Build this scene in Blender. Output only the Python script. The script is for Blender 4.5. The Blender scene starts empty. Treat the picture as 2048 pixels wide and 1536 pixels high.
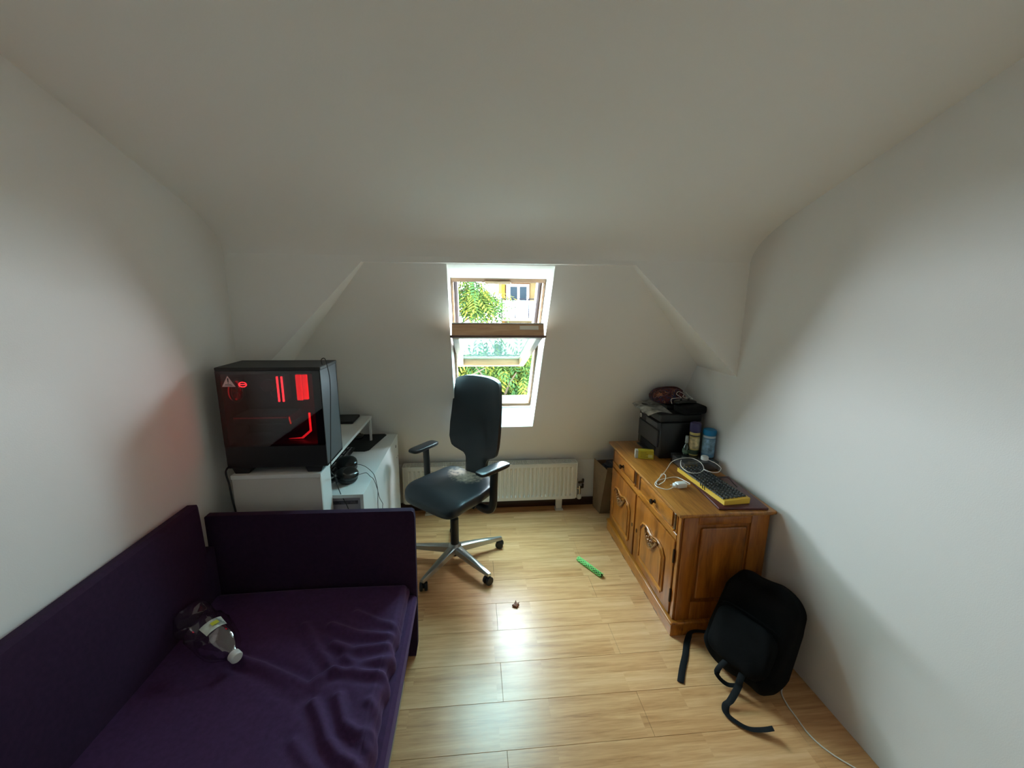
import bpy, bmesh, math, random
from mathutils import Matrix, Vector

random.seed(7)
SC = bpy.context.scene
COL = SC.collection
PI = math.pi

# ------------------------------------------------------------------ camera
EYE = Vector((0.0, 0.0, 1.85))
YAW, PITCH, ROLL = 0.094635, 0.201206, 0.009531
FOCAL_PX = 820.0
fwd = Vector((math.sin(YAW) * math.cos(PITCH), math.cos(YAW) * math.cos(PITCH), -math.sin(PITCH)))
rgt = Vector((math.cos(YAW), -math.sin(YAW), 0))
upv = rgt.cross(fwd)
rgt2 = math.cos(ROLL) * rgt + math.sin(ROLL) * upv
upv2 = -math.sin(ROLL) * rgt + math.cos(ROLL) * upv
cam = bpy.data.cameras.new('camera')
cam.sensor_width = 36.0
cam.lens = 36.0 * FOCAL_PX / 2048.0
cam.clip_start = 0.02
cam_o = bpy.data.objects.new('camera', cam)
COL.objects.link(cam_o)
cm = Matrix((rgt2, upv2, -fwd)).transposed().to_4x4()
cm.translation = EYE
cam_o.matrix_world = cm
SC.camera = cam_o

# ------------------------------------------------------------------ world, light, exposure
SKY = 112.0                                  # radiance of the even white overcast
w = bpy.data.worlds.new('overcast_sky')
SC.world = w
w.use_nodes = True
bgn = w.node_tree.nodes['Background']
bgn.inputs['Color'].default_value = (0.80, 0.93, 1.0, 1)
bgn.inputs['Strength'].default_value = SKY
SC.view_settings.view_transform = 'Standard'
SC.view_settings.look = 'None'
SC.view_settings.gamma = 1.0
SC.view_settings.use_curve_mapping = False
SC.view_settings.exposure = 0.0
SC.cycles.max_bounces = 24
SC.cycles.diffuse_bounces = 14
SC.cycles.glossy_bounces = 6
SC.cycles.transmission_bounces = 10
SC.cycles.transparent_max_bounces = 16
SC.cycles.sample_clamp_indirect = 8.0
# sampling portal lying in the roof window (gives off no light itself)
pl = bpy.data.lights.new('roof_window_portal', 'AREA')
pl.shape = 'RECTANGLE'
pl.size, pl.size_y = 0.62, 1.24
pl.cycles.is_portal = True
po = bpy.data.objects.new('roof_window_portal', pl)
COL.objects.link(po)
SL = 1.58                                   # steepness of the roof slope behind the window (rise / run)
sl_up = Vector((0, -1, SL)).normalized()    # up along the slope
sl_n = Vector((0, -SL, -1)).normalized()    # into the room
pc_ = Vector((0.163, 2.42 + 0.34 + (2.05 - 1.46) / SL, 1.46))
pm = Matrix((Vector((1, 0, 0)), -sl_n.cross(Vector((1, 0, 0))), -sl_n)).transposed()
if pm.determinant() < 0:
    pm = Matrix((Vector((-1, 0, 0)), -sl_n.cross(Vector((1, 0, 0))), -sl_n)).transposed()
pm = pm.to_4x4()
pm.translation = pc_
po.matrix_world = pm

# ------------------------------------------------------------------ helpers
def lin(c):
    return tuple(((v / 255) / 12.92 if v / 255 <= 0.04045 else ((v / 255 + 0.055) / 1.055) ** 2.4) for v in c)

MATS = {}
def nodes_of(name):
    m = bpy.data.materials.new(name)
    m.use_nodes = True
    nt = m.node_tree
    return m, nt, nt.nodes['Principled BSDF']

def mat(name, rgb, rough=0.5, metal=0.0, var=0.0, vscale=30.0, bump=0.0, bscale=80.0, emit=None, estr=0.0,
        sheen=0.0, coat=0.0, spec=None, alpha=None, trans=0.0, ior=None):
    if name in MATS:
        return MATS[name]
    m, nt, b = nodes_of(name)
    c = lin(rgb)
    b.inputs['Base Color'].default_value = (*c, 1)
    b.inputs['Roughness'].default_value = rough
    b.inputs['Metallic'].default_value = metal
    if sheen:
        b.inputs['Sheen Weight'].default_value = sheen
        b.inputs['Sheen Roughness'].default_value = 0.35
        b.inputs['Sheen Tint'].default_value = (*[min(1, x * 4 + .15) for x in c], 1)
    if coat:
        b.inputs['Coat Weight'].default_value = coat
        b.inputs['Coat Roughness'].default_value = 0.08
    if spec is not None:
        b.inputs['Specular IOR Level'].default_value = spec
    if trans:
        b.inputs['Transmission Weight'].default_value = trans
    if ior:
        b.inputs['IOR'].default_value = ior
    if emit:
        b.inputs['Emission Color'].default_value = (*lin(emit), 1)
        b.inputs['Emission Strength'].default_value = estr
    if var or bump:
        tc = nt.nodes.new('ShaderNodeTexCoord')
    if var:
        n = nt.nodes.new('ShaderNodeTexNoise')
        n.inputs['Scale'].default_value = vscale
        n.inputs['Detail'].default_value = 5
        nt.links.new(tc.outputs['Object'], n.inputs['Vector'])
        r = nt.nodes.new('ShaderNodeValToRGB')
        r.color_ramp.elements[0].position = 0.3
        r.color_ramp.elements[1].position = 0.7
        r.color_ramp.elements[0].color = (*[x * (1 - var) for x in c], 1)
        r.color_ramp.elements[1].color = (*[min(1, x * (1 + var)) for x in c], 1)
        nt.links.new(n.outputs['Fac'], r.inputs['Fac'])
        nt.links.new(r.outputs['Color'], b.inputs['Base Color'])
    if bump:
        n2 = nt.nodes.new('ShaderNodeTexNoise')
        n2.inputs['Scale'].default_value = bscale
        n2.inputs['Detail'].default_value = 4
        nt.links.new(tc.outputs['Object'], n2.inputs['Vector'])
        bp = nt.nodes.new('ShaderNodeBump')
        bp.inputs['Strength'].default_value = bump
        bp.inputs['Distance'].default_value = 0.002
        nt.links.new(n2.outputs['Fac'], bp.inputs['Height'])
        nt.links.new(bp.outputs['Normal'], b.inputs['Normal'])
    MATS[name] = m
    return m

def wood(name, cols, stretch=(1.5, 25, 25), rough=0.35, strips=False, coat=0.0, rand=0.0, spec=None):
    if name in MATS:
        return MATS[name]
    m, nt, b = nodes_of(name)
    L = nt.links.new
    tc = nt.nodes.new('ShaderNodeTexCoord')
    oi = nt.nodes.new('ShaderNodeObjectInfo')
    mp = nt.nodes.new('ShaderNodeMapping')
    mp.inputs['Scale'].default_value = stretch
    add = nt.nodes.new('ShaderNodeVectorMath'); add.operation = 'ADD'
    mul = nt.nodes.new('ShaderNodeMath'); mul.operation = 'MULTIPLY'; mul.inputs[1].default_value = 13.0
    L(oi.outputs['Random'], mul.inputs[0])
    L(tc.outputs['Object'], mp.inputs['Vector'])
    L(mp.outputs['Vector'], add.inputs[0])
    base = add
    if strips:
        mb_ = nt.nodes.new('ShaderNodeMapping')
        mb_.inputs['Location'].default_value = (0.31, -1.374, 0)
        L(tc.outputs['Object'], mb_.inputs['Vector'])
        br = nt.nodes.new('ShaderNodeTexBrick')
        br.inputs['Scale'].default_value = 1.0
        br.inputs['Brick Width'].default_value = 0.645
        br.inputs['Row Height'].default_value = 0.10675
        br.inputs['Mortar Size'].default_value = 0.0
        br.inputs['Color1'].default_value = (0, 0, 0, 1)
        br.inputs['Color2'].default_value = (1, 1, 1, 1)
        br.offset = 0.37
        L(mb_.outputs['Vector'], br.inputs['Vector'])
        sc = nt.nodes.new('ShaderNodeVectorMath'); sc.operation = 'SCALE'; sc.inputs['Scale'].default_value = 17.0
        L(br.outputs['Color'], sc.inputs[0])
        L(sc.outputs['Vector'], add.inputs[1])
    else:
        L(mul.outputs[0], add.inputs[1])
    n1 = nt.nodes.new('ShaderNodeTexNoise')
    n1.inputs['Scale'].default_value = 1.0
    n1.inputs['Detail'].default_value = 6
    n1.inputs['Roughness'].default_value = 0.6
    n1.inputs['Distortion'].default_value = 0.6
    L(base.outputs[0], n1.inputs['Vector'])
    n2 = nt.nodes.new('ShaderNodeTexNoise')
    n2.inputs['Scale'].default_value = 6.0
    n2.inputs['Detail'].default_value = 3
    L(base.outputs[0], n2.inputs['Vector'])
    mx = nt.nodes.new('ShaderNodeMath'); mx.operation = 'MULTIPLY_ADD'
    mx.inputs[1].default_value = 0.35; 
    L(n2.outputs['Fac'], mx.inputs[0])
    L(n1.outputs['Fac'], mx.inputs[2])
    last = mx
    if strips:
        wmap = nt.nodes.new('ShaderNodeMapping'); wmap.inputs['Scale'].default_value = (.35, 2.6, 1)
        L(tc.outputs['Object'], wmap.inputs['Vector'])
        wadd = nt.nodes.new('ShaderNodeVectorMath'); wadd.operation = 'ADD'
        L(wmap.outputs['Vector'], wadd.inputs[0]); L(sc.outputs['Vector'], wadd.inputs[1])
        wv = nt.nodes.new('ShaderNodeTexWave'); wv.bands_direction = 'Y'
        wv.inputs['Scale'].default_value = 2.2; wv.inputs['Distortion'].default_value = 9.0
        wv.inputs['Detail'].default_value = 2.5; wv.inputs['Detail Scale'].default_value = .8
        L(wadd.outputs[0], wv.inputs['Vector'])
        wm = nt.nodes.new('ShaderNodeMath'); wm.operation = 'MULTIPLY_ADD'; wm.inputs[1].default_value = .075
        L(wv.outputs['Fac'], wm.inputs[0]); L(last.outputs[0], wm.inputs[2])
        ws = nt.nodes.new('ShaderNodeMath'); ws.operation = 'SUBTRACT'; ws.inputs[1].default_value = .0375
        L(wm.outputs[0], ws.inputs[0]); last = ws
        ma = nt.nodes.new('ShaderNodeMath'); ma.operation = 'MULTIPLY_ADD'; ma.inputs[1].default_value = 0.16
        L(br.outputs['Color'], ma.inputs[0]); L(last.outputs[0], ma.inputs[2]); last = ma
    r = nt.nodes.new('ShaderNodeValToRGB')
    els = r.color_ramp.elements
    n = len(cols)
    lo, hi = (0.42, 0.98)
    els[0].position = lo; els[0].color = (*lin(cols[0]), 1)
    els[1].position = hi; els[1].color = (*lin(cols[-1]), 1)
    for i in range(1, n - 1):
        e = els.new(lo + (hi - lo) * i / (n - 1)); e.color = (*lin(cols[i]), 1)
    L(last.outputs[0], r.inputs['Fac'])
    L(r.outputs['Color'], b.inputs['Base Color'])
    b.inputs['Roughness'].default_value = rough
    if coat:
        b.inputs['Coat Weight'].default_value = coat
        b.inputs['Coat Roughness'].default_value = 0.12
    if spec is not None:
        b.inputs['Specular IOR Level'].default_value = spec
    bp = nt.nodes.new('ShaderNodeBump')
    bp.inputs['Strength'].default_value = 0.12
    bp.inputs['Distance'].default_value = 0.001
    L(n2.outputs['Fac'], bp.inputs['Height'])
    L(bp.outputs['Normal'], b.inputs['Normal'])
    MATS[name] = m
    return m

def glass(name, tint, gloss=0.12, haze=0.0, hazecol=(1, 1, 1), dots=False, rough=0.02, fk=1.0):
    """thin sheet: mostly see-through, mirror reflections by angle, some diffuse haze"""
    if name in MATS:
        return MATS[name]
    m = bpy.data.materials.new(name)
    m.use_nodes = True
    nt = m.node_tree
    nt.nodes.clear()
    L = nt.links.new
    out = nt.nodes.new('ShaderNodeOutputMaterial')
    tr = nt.nodes.new('ShaderNodeBsdfTransparent'); tr.inputs[0].default_value = (*tint, 1)
    gl = nt.nodes.new('ShaderNodeBsdfGlossy'); gl.inputs['Roughness'].default_value = rough
    lw = nt.nodes.new('ShaderNodeLayerWeight'); lw.inputs['Blend'].default_value = 0.5
    fr = nt.nodes.new('ShaderNodeMath'); fr.operation = 'POWER'; fr.inputs[1].default_value = 5.0
    L(lw.outputs['Facing'], fr.inputs[0])
    ml = nt.nodes.new('ShaderNodeMath'); ml.operation = 'MULTIPLY_ADD'
    ml.inputs[1].default_value = fk; ml.inputs[2].default_value = gloss * .55
    L(fr.outputs[0], ml.inputs[0])
    mx = nt.nodes.new('ShaderNodeMixShader')
    L(ml.outputs[0], mx.inputs[0]); L(tr.outputs[0], mx.inputs[1]); L(gl.outputs[0], mx.inputs[2])
    last = mx
    if haze:
        tl = nt.nodes.new('ShaderNodeBsdfTranslucent'); tl.inputs[0].default_value = (*hazecol, 1)
        m2 = nt.nodes.new('ShaderNodeMixShader')
        m2.inputs[0].default_value = haze
        if dots:
            tc = nt.nodes.new('ShaderNodeTexCoord')
            vo = nt.nodes.new('ShaderNodeTexVoronoi'); vo.inputs['Scale'].default_value = 48
            vo.inputs['Randomness'].default_value = 0.45
            L(tc.outputs['Object'], vo.inputs['Vector'])
            rp = nt.nodes.new('ShaderNodeMapRange')
            rp.inputs['From Min'].default_value = 0.22; rp.inputs['From Max'].default_value = 0.5
            rp.inputs['To Min'].default_value = haze * 1.5; rp.inputs['To Max'].default_value = haze * 0.75
            L(vo.outputs['Distance'], rp.inputs['Value'])
            L(rp.outputs[0], m2.inputs[0])
        L(mx.outputs[0], m2.inputs[1]); L(tl.outputs[0], m2.inputs[2])
        last = m2
    L(last.outputs[0], out.inputs[0])
    MATS[name] = m
    return m

class MB:
    def __init__(s):
        s.bm = bmesh.new()
    def box(s, x0, x1, y0, y1, z0, z1, bev=0.0, seg=2, M=None):
        c = Vector(((x0 + x1) / 2, (y0 + y1) / 2, (z0 + z1) / 2))
        sc = Matrix.Diagonal((abs(x1 - x0), abs(y1 - y0), abs(z1 - z0), 1))
        r = bmesh.ops.create_cube(s.bm, size=1.0, matrix=Matrix.Translation(c) @ sc)
        vs = r['verts']
        if bev:
            es = list({e for v in vs for e in v.link_edges})
            rb = bmesh.ops.bevel(s.bm, geom=es, offset=bev, segments=seg, profile=0.5, affect='EDGES')
            vs = list({v for f in rb['faces'] for v in f.verts} | {v for v in vs if v.is_valid})
            seen = set(vs); st = list(vs)
            while st:
                v = st.pop()
                for e in v.link_edges:
                    o = e.other_vert(v)
                    if o not in seen:
                        seen.add(o); st.append(o)
            vs = list(seen)
        if M is not None:
            bmesh.ops.transform(s.bm, matrix=M, verts=vs)
        return s
    def cbox(s, c, size, bev=0.0, seg=2, M=None):
        return s.box(c[0] - size[0] / 2, c[0] + size[0] / 2, c[1] - size[1] / 2, c[1] + size[1] / 2,
                     c[2] - size[2] / 2, c[2] + size[2] / 2, bev, seg, M)
    def ring(s, pts):
        return [s.bm.verts.new(p) for p in pts]
    def bridge(s, a, b, closed=True):
        n = len(a)
        for i in range(n if closed else n - 1):
            j = (i + 1) % n
            try:
                s.bm.faces.new((a[i], a[j], b[j], b[i]))
            except ValueError:
                pass
    def face(s, vs):
        try:
            return s.bm.faces.new(vs)
        except ValueError:
            return None
    def poly(s, pts):
        s.face(s.ring(pts)); return s
    def cyl(s, p0, p1, r0, r1=None, n=16, caps=True):
        r1 = r0 if r1 is None else r1
        p0, p1 = Vector(p0), Vector(p1)
        d = (p1 - p0).normalized()
        a = d.orthogonal().normalized(); b = d.cross(a)
        A = s.ring([p0 + r0 * (math.cos(2 * PI * i / n) * a + math.sin(2 * PI * i / n) * b) for i in range(n)])
        B = s.ring([p1 + r1 * (math.cos(2 * PI * i / n) * a + math.sin(2 * PI * i / n) * b) for i in range(n)])
        s.bridge(A, B)
        if caps:
            s.face(A[::-1]); s.face(B)
        return s
    def tube(s, pts, r, n=8, closed=False, flat=None, up=None):
        """swept tube; flat=(a,b) gives an elliptical/ribbon section"""
        pts = [Vector(p) for p in pts]
        m = len(pts)
        rings = []
        prev = None
        for i, p in enumerate(pts):
            if closed:
                t = (pts[(i + 1) % m] - pts[i - 1]).normalized()
            else:
                t = (pts[min(i + 1, m - 1)] - pts[max(i - 1, 0)]).normalized()
            if up is not None:
                a = Vector(up).cross(t)
                a = a.normalized() if a.length > 1e-4 else t.orthogonal().normalized()
            elif prev is None:
                a = t.orthogonal().normalized()
            else:
                a = prev - t * prev.dot(t)
                a = a.normalized() if a.length > 1e-5 else t.orthogonal().normalized()
            prev = a
            b = t.cross(a)
            ra, rb = flat if flat else ((r[i], r[i]) if isinstance(r, (list, tuple)) else (r, r))
            rings.append(s.ring([p + ra * math.cos(2 * PI * k / n) * a + rb * math.sin(2 * PI * k / n) * b for k in range(n)]))
        for i in range(m - 1):
            s.bridge(rings[i], rings[i + 1])
        if closed:
            s.bridge(rings[-1], rings[0])
        else:
            s.face(rings[0][::-1]); s.face(rings[-1])
        return s
    def lathe(s, prof, n=24, M=None, sq=None, caps=True):
        rings = []
        for r, z in prof:
            pts = []
            for i in range(n):
                t = 2 * PI * i / n
                c, d = math.cos(t), math.sin(t)
                k = 1.0
                if sq:
                    k = (abs(c) ** sq + abs(d) ** sq) ** (-1 / sq)
                p = Vector((r * k * c, r * k * d, z))
                pts.append(M @ p if M is not None else p)
            rings.append(s.ring(pts))
        for a, b in zip(rings, rings[1:]):
            s.bridge(a, b)
        if caps:
            s.face(rings[0][::-1]); s.face(rings[-1])
        return s
    def sup(s, c, size, e1=0.4, e2=0.4, nu=20, nv=12, M=None, f=None):
        """superellipsoid cushion, half sizes size"""
        sp = lambda v, e: math.copysign(abs(v) ** e, v)
        rows = []
        for j in range(1, nv):
            ph = -PI / 2 + PI * j / nv
            row = []
            for i in range(nu):
                th = 2 * PI * i / nu
                p = Vector((size[0] * sp(math.cos(ph), e1) * sp(math.cos(th), e2),
                            size[1] * sp(math.cos(ph), e1) * sp(math.sin(th), e2),
                            size[2] * sp(math.sin(ph), e1)))
                if f: p = f(p)
                p = p + Vector(c)
                row.append(M @ p if M is not None else p)
            rows.append(s.ring(row))
        for a, b in zip(rows, rows[1:]):
            s.bridge(a, b)
        for sg, row in ((-1, rows[0]), (1, rows[-1])):
            p = Vector((0, 0, sg * size[2]))
            if f: p = f(p)
            p = p + Vector(c)
            v = s.bm.verts.new(M @ p if M is not None else p)
            for i in range(nu):
                a, b = row[i], row[(i + 1) % nu]
                s.face((v, b, a) if sg < 0 else (v, a, b))
        return s
    def prism(s, poly, e, closed=True):
        """poly: 3D points, extruded by vector e"""
        e = Vector(e)
        A = s.ring([Vector(p) for p in poly]); B = s.ring([Vector(p) + e for p in poly])
        s.bridge(A, B); s.face(A[::-1]); s.face(B)
        return s
    def grid(s, f, nu, nv):
        vs = [[s.bm.verts.new(f(i / nu, j / nv)) for j in range(nv + 1)] for i in range(nu + 1)]
        for i in range(nu):
            for j in range(nv):
                s.bm.faces.new((vs[i][j], vs[i + 1][j], vs[i + 1][j + 1], vs[i][j + 1]))
        return s
    def build(s, name, m, parent=None, world=True, origin=None, smooth=True, ang=35):
        bm = s.bm
        bmesh.ops.recalc_face_normals(bm, faces=bm.faces)
        if origin is not None:
            bmesh.ops.translate(bm, vec=-Vector(origin), verts=bm.verts)
        me = bpy.data.meshes.new(name)
        bm.to_mesh(me); bm.free()
        if smooth:
            for p in me.polygons: p.use_smooth = True
            me.set_sharp_from_angle(angle=math.radians(ang))
        if m is not None:
            me.materials.append(m)
        o = bpy.data.objects.new(name, me)
        COL.objects.link(o)
        if origin is not None:
            o.location = origin
        if parent is not None:
            o.parent = parent
            if world:
                o.matrix_parent_inverse = WM[parent.name].inverted()
            WM[o.name] = (WM.get(parent.name, Matrix.Identity(4)) if not world else Matrix.Identity(4))
        else:
            WM[o.name] = Matrix.Translation(Vector(origin)) if origin is not None else Matrix.Identity(4)
        return o

WM = {}
def thing(name, label, cat, loc=(0, 0, 0), rz=0.0, group=None):
    o = bpy.data.objects.new(name, None)
    o.empty_display_size = 0.1
    COL.objects.link(o)
    o.location = loc
    o.rotation_euler = (0, 0, rz)
    WM[o.name] = Matrix.Translation(Vector(loc)) @ Matrix.Rotation(rz, 4, 'Z')
    o['label'] = label; o['category'] = cat
    if group: o['group'] = group
    return o
def tag(o, label, cat, group=None):
    o['label'] = label; o['category'] = cat
    if group: o['group'] = group
    return o
def struct(o, label=None):
    o['kind'] = 'structure'
    if label: o['label'] = label
    return o
def spline(pts, n=8, closed=False):
    P = [Vector(p) for p in pts]; out = []; m = len(P)
    for i in range(m if closed else m - 1):
        if closed:
            a, b, c, d = P[i - 1], P[i], P[(i + 1) % m], P[(i + 2) % m]
        else:
            a, b, c, d = P[max(i - 1, 0)], P[i], P[i + 1], P[min(i + 2, m - 1)]
        for k in range(n):
            t = k / n
            out.append(0.5 * ((2 * b) + (c - a) * t + (2 * a - 5 * b + 4 * c - d) * t * t + (-a + 3 * b - 3 * c + d) * t ** 3))
    if not closed: out.append(P[-1])
    return out
def copy_tree(o, parent=None):
    c = o.copy(); COL.objects.link(c); c.parent = parent
    for ch in list(o.children): copy_tree(ch, c)
    return c

# ------------------------------------------------------------------ materials
M_wall = mat('white_paint_toned_down', (228, 227, 224), 0.9, bump=0.15, bscale=220, spec=0.2)  # same white as the ceiling, toned down where window light falls
M_ceil = mat('white_paint_lightened', (241, 241, 238), 0.9, bump=0.12, bscale=180, spec=0.2)  # same white, lightened for the ceiling, cheeks and slope that get less light
M_floor = wood('oak_laminate', [(162, 110, 64), (196, 144, 94), (212, 162, 112), (224, 178, 130)], (2.2, 34, 1), 0.3, strips=True, spec=0.55)
M_oak = wood('honey_oak', [(112, 60, 14), (172, 104, 30), (198, 128, 46)], (30, 3, 8), 0.33, coat=0.35)
M_oak_v = wood('honey_oak_upright', [(100, 52, 12), (156, 90, 26), (180, 110, 38)], (18, 18, 2.2), 0.33, coat=0.3)
M_oak_dk = wood('dark_oak_moulding', [(54, 24, 8), (84, 42, 14), (106, 58, 20)], (18, 4, 18), 0.28, coat=0.4)
M_oak_top = wood('worn_oak_top', [(120, 70, 22), (166, 108, 42), (190, 132, 62)], (30, 2.5, 8), 0.36, coat=0.25)
M_whitewood = mat('white_melamine', (224, 227, 226), 0.45)
M_blackpl = mat('black_plastic', (20, 21, 23), 0.42, bump=0.05)
M_blackgl = mat('black_gloss_plastic', (14, 15, 17), 0.18)
M_darkgrey = mat('dark_grey_plastic', (44, 46, 49), 0.45)
M_steelblk = mat('black_painted_steel', (24, 26, 29), 0.5, spec=.3)
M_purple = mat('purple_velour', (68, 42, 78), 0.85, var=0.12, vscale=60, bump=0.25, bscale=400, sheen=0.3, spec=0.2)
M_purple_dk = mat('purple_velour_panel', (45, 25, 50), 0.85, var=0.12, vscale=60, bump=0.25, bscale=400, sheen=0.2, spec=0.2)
M_gold = mat('gold_piping', (150, 120, 90), 0.6)
M_rad = mat('radiator_enamel', (228, 226, 216), 0.35)
M_brown = mat('dark_brown_strip', (58, 36, 24), 0.45)
M_alu = mat('brushed_aluminium', (176, 180, 178), 0.32, metal=0.85)
M_chrome = mat('chrome', (210, 210, 210), 0.12, metal=1.0)
M_leather = mat('black_leather', (36, 40, 45), 0.36, bump=0.2, bscale=260, spec=0.6)
M_card = mat('brown_cardboard', (128, 104, 76), 0.85, var=0.12, vscale=12)
M_frame = wood('darkened_pine_frame', [(84, 60, 38), (112, 82, 54), (128, 98, 66)], (2, 30, 30), 0.4)  # pine colour darkened so the sky-lit frame parts stay below white
M_white = mat('white_plastic', (232, 234, 232), 0.35)
M_red = mat('red_led', (255, 30, 40), 0.4, emit=(255, 34, 44), estr=9.0)
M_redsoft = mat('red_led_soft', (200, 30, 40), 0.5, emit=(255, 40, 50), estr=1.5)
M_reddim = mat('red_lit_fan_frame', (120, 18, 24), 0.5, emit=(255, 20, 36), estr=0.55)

# ================================================================== THE ROOM
XL, XR = -1.30, 1.63
YB = 2.37           # face of the beam / cheeks
YK = 3.44           # knee wall
YF = -1.7           # wall behind the camera
ZTOP = 2.76
ysl = lambda z: 2.42 + (2.05 - z) / SL      # sloped wall: y at height z
ZK = 2.05 - (YK - 2.42) * SL

# floor: sub-floor sheet carrying every laminate plank
fl = struct(MB().box(XL, XR, YF, YK, -0.06, -0.0095).build('floor', mat('sub_floor', (60, 44, 30), 0.9), origin=(0, 0, 0)))
PW = 0.21375
row = 0
y1 = 2.2270 + 6 * PW
k = 0
while y1 > YF + 0.001:
    y0 = max(y1 - PW, YF)
    ytop = min(y1, YK)
    if ytop > y0 + 0.005:
        # planks 1.29 long; every second row has its joint at x = 0.124
        off = 0.124 if (k % 2 == 0) else 0.124 - 0.645
        x = off
        while x > XL: x -= 1.29
        while x < XR:
            a, b = max(x, XL), min(x + 1.29, XR)
            if b - a > 0.02:
                MB().box(a + .0005, b - .0005, y0 + .0005, ytop - .0005, -0.0095, 0.0, 0.0007, 1).build('plank', M_floor, fl)
            x += 1.29
    y1 -= PW
    k += 1

# side walls, wall behind, knee wall, slope
T = 0.12
struct(MB().box(XL - T, XL, YF - T, YK + T, -0.1, 3.1).build('wall_left', M_wall, origin=(XL, 0, 0)))
struct(MB().box(XR, XR + T, YF - T, YK + T, -0.1, 3.1).build('wall_right', M_wall, origin=(XR, 0, 0)))
struct(MB().box(XL, XR, YF - T, YF, -0.1, 3.1).build('wall_front', M_wall, origin=(0, YF, 0)))

# ceiling: flat part, slope, rounded run down to the beam face
prof = [(YF, ZTOP), (0.66, ZTOP)]
zc = lambda y: 2.19 + 0.335 * (YB - y)
yy = 0.66 + 0.02
prof += [(y, zc(y)) for y in (0.72, 1.2, 1.7, 2.08)]
for i in range(1, 9):          # cove
    t = i / 8
    a = Vector((2.08, zc(2.08))); b = Vector((2.355, zc(2.355) - 0.0)); c = Vector((YB, 2.02 + 0.06))
    p = (1 - t) ** 2 * a + 2 * t * (1 - t) * b + t * t * c
    prof.append((p.x, p.y))
m = MB()
m.prism([(XL, y, z) for y, z in prof] + [(XL, YB, 3.1), (XL, YF, 3.1)], (XR - XL, 0, 0))
struct(m.build('ceiling', M_ceil, origin=(0, 0, ZTOP), ang=30))

# beam and the two slanted cheeks in front of the sloped wall
polyB = [(XL, 2.08), (XL, 1.325), (-0.60, 2.048), (0.935, 2.055), (XR, 1.394), (XR, 2.08)]
m = MB()
A = m.ring([(x, YB, z) for x, z in polyB])
B = m.ring([(x, ysl(min(z, 2.045)) + 0.02, z) for x, z in polyB])
m.bridge(A, B); m.face(A); m.face(B)
struct(m.build('wall_cheek', M_ceil, origin=(0, YB, 2.05), ang=20))

# sloped wall with the window opening and its splayed lining
WX0, WX1 = -0.147, 0.474
WZ0, WZ1 = 0.842, 2.048
OFF = 0.20                       # horizontal distance of the window frame behind the slope face
FZ0, FZ1 = 0.985, 1.985          # lining ends at the frame here
m = MB()
def sp(x, z, off=0.0): return Vector((x, ysl(z) + off, z))
SLT = 2.30
outer = [sp(XL, ZK), sp(XR, ZK), sp(XR, SLT), sp(XL, SLT)]
hole = [sp(WX0, WZ0), sp(WX1, WZ0), sp(WX1, WZ1), sp(WX0, WZ1)]
vo = m.ring(outer); vh = m.ring(hole)
m.bridge(vo, vh)
fr = [sp(WX0 + .006, FZ0, OFF), sp(WX1 - .006, FZ0, OFF), sp(WX1 - .006, FZ1, OFF), sp(WX0 + .006, FZ1, OFF)]
vf = m.ring(fr); m.bridge(vh, vf)
roofo = [sp(XL, ZK, .36), sp(XR, ZK, .36), sp(XR, SLT, .36), sp(XL, SLT, .36)]
ro = m.ring(roofo)
fo = m.ring([p + Vector((0, .16, 0)) for p in fr]); m.bridge(vf, fo); m.bridge(fo, ro); m.bridge(ro, vo)
struct(m.build('wall_back', M_ceil, origin=(0, YK, ZK), smooth=False))
struct(MB().box(XL, XR, YK, YK + T, -0.1, ZK).build('wall_knee', M_wall, origin=(0, YK, 0)))
struct(MB().box(XL + .001, XR - .001, YK - 0.016, YK, 0.0, 0.075, 0.004).build('dark_strip_back', M_brown, origin=(0, YK, 0)))  # dark brown strip along the foot of the knee wall

# ------------------------------------------------------------------ roof window
win = bpy.data.objects.new('window_1', None); COL.objects.link(win)
win.location = (0.163, ysl(1.46) + OFF, 1.46); WM[win.name] = Matrix.Translation(win.location)
struct(win, 'pale wooden roof window with its sash swung open')
# fixed frame lies on the slope plane at OFF..OFF+0.11
FXF = Matrix((Vector((1, 0, 0)), sl_up, -sl_n)).transposed().to_4x4()   # local x, up-slope, outward
FXF.translation = Vector((0.1635, ysl(1.485) + OFF, 1.485))
hw = (WX1 - WX0) / 2 - .008
slen = (FZ1 - FZ0) / sl_up.z / 2
M_clad = mat('grey_metal_cladding', (96, 92, 100), 0.4, metal=0.3)
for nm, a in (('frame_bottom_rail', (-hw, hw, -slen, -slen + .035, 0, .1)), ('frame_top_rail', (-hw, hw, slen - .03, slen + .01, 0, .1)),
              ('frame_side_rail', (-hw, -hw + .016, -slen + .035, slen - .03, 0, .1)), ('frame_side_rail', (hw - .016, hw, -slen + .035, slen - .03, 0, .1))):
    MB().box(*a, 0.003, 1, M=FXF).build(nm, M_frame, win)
for sx in (-1, 1):
    a, b = sorted((sx * (hw - .04), sx * (hw - .0165)))
    MB().box(a, b, 0.03, slen - .032, .055, .13, .003, 1, M=FXF).build('cladding_strip', M_clad, win)
lt = MB().box(-0.09, 0.075, slen - .036, slen - .016, -.014, -.0005, .004, 2, M=FXF).build('latch', mat('tan_latch', (168, 144, 116), .5), win)
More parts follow.
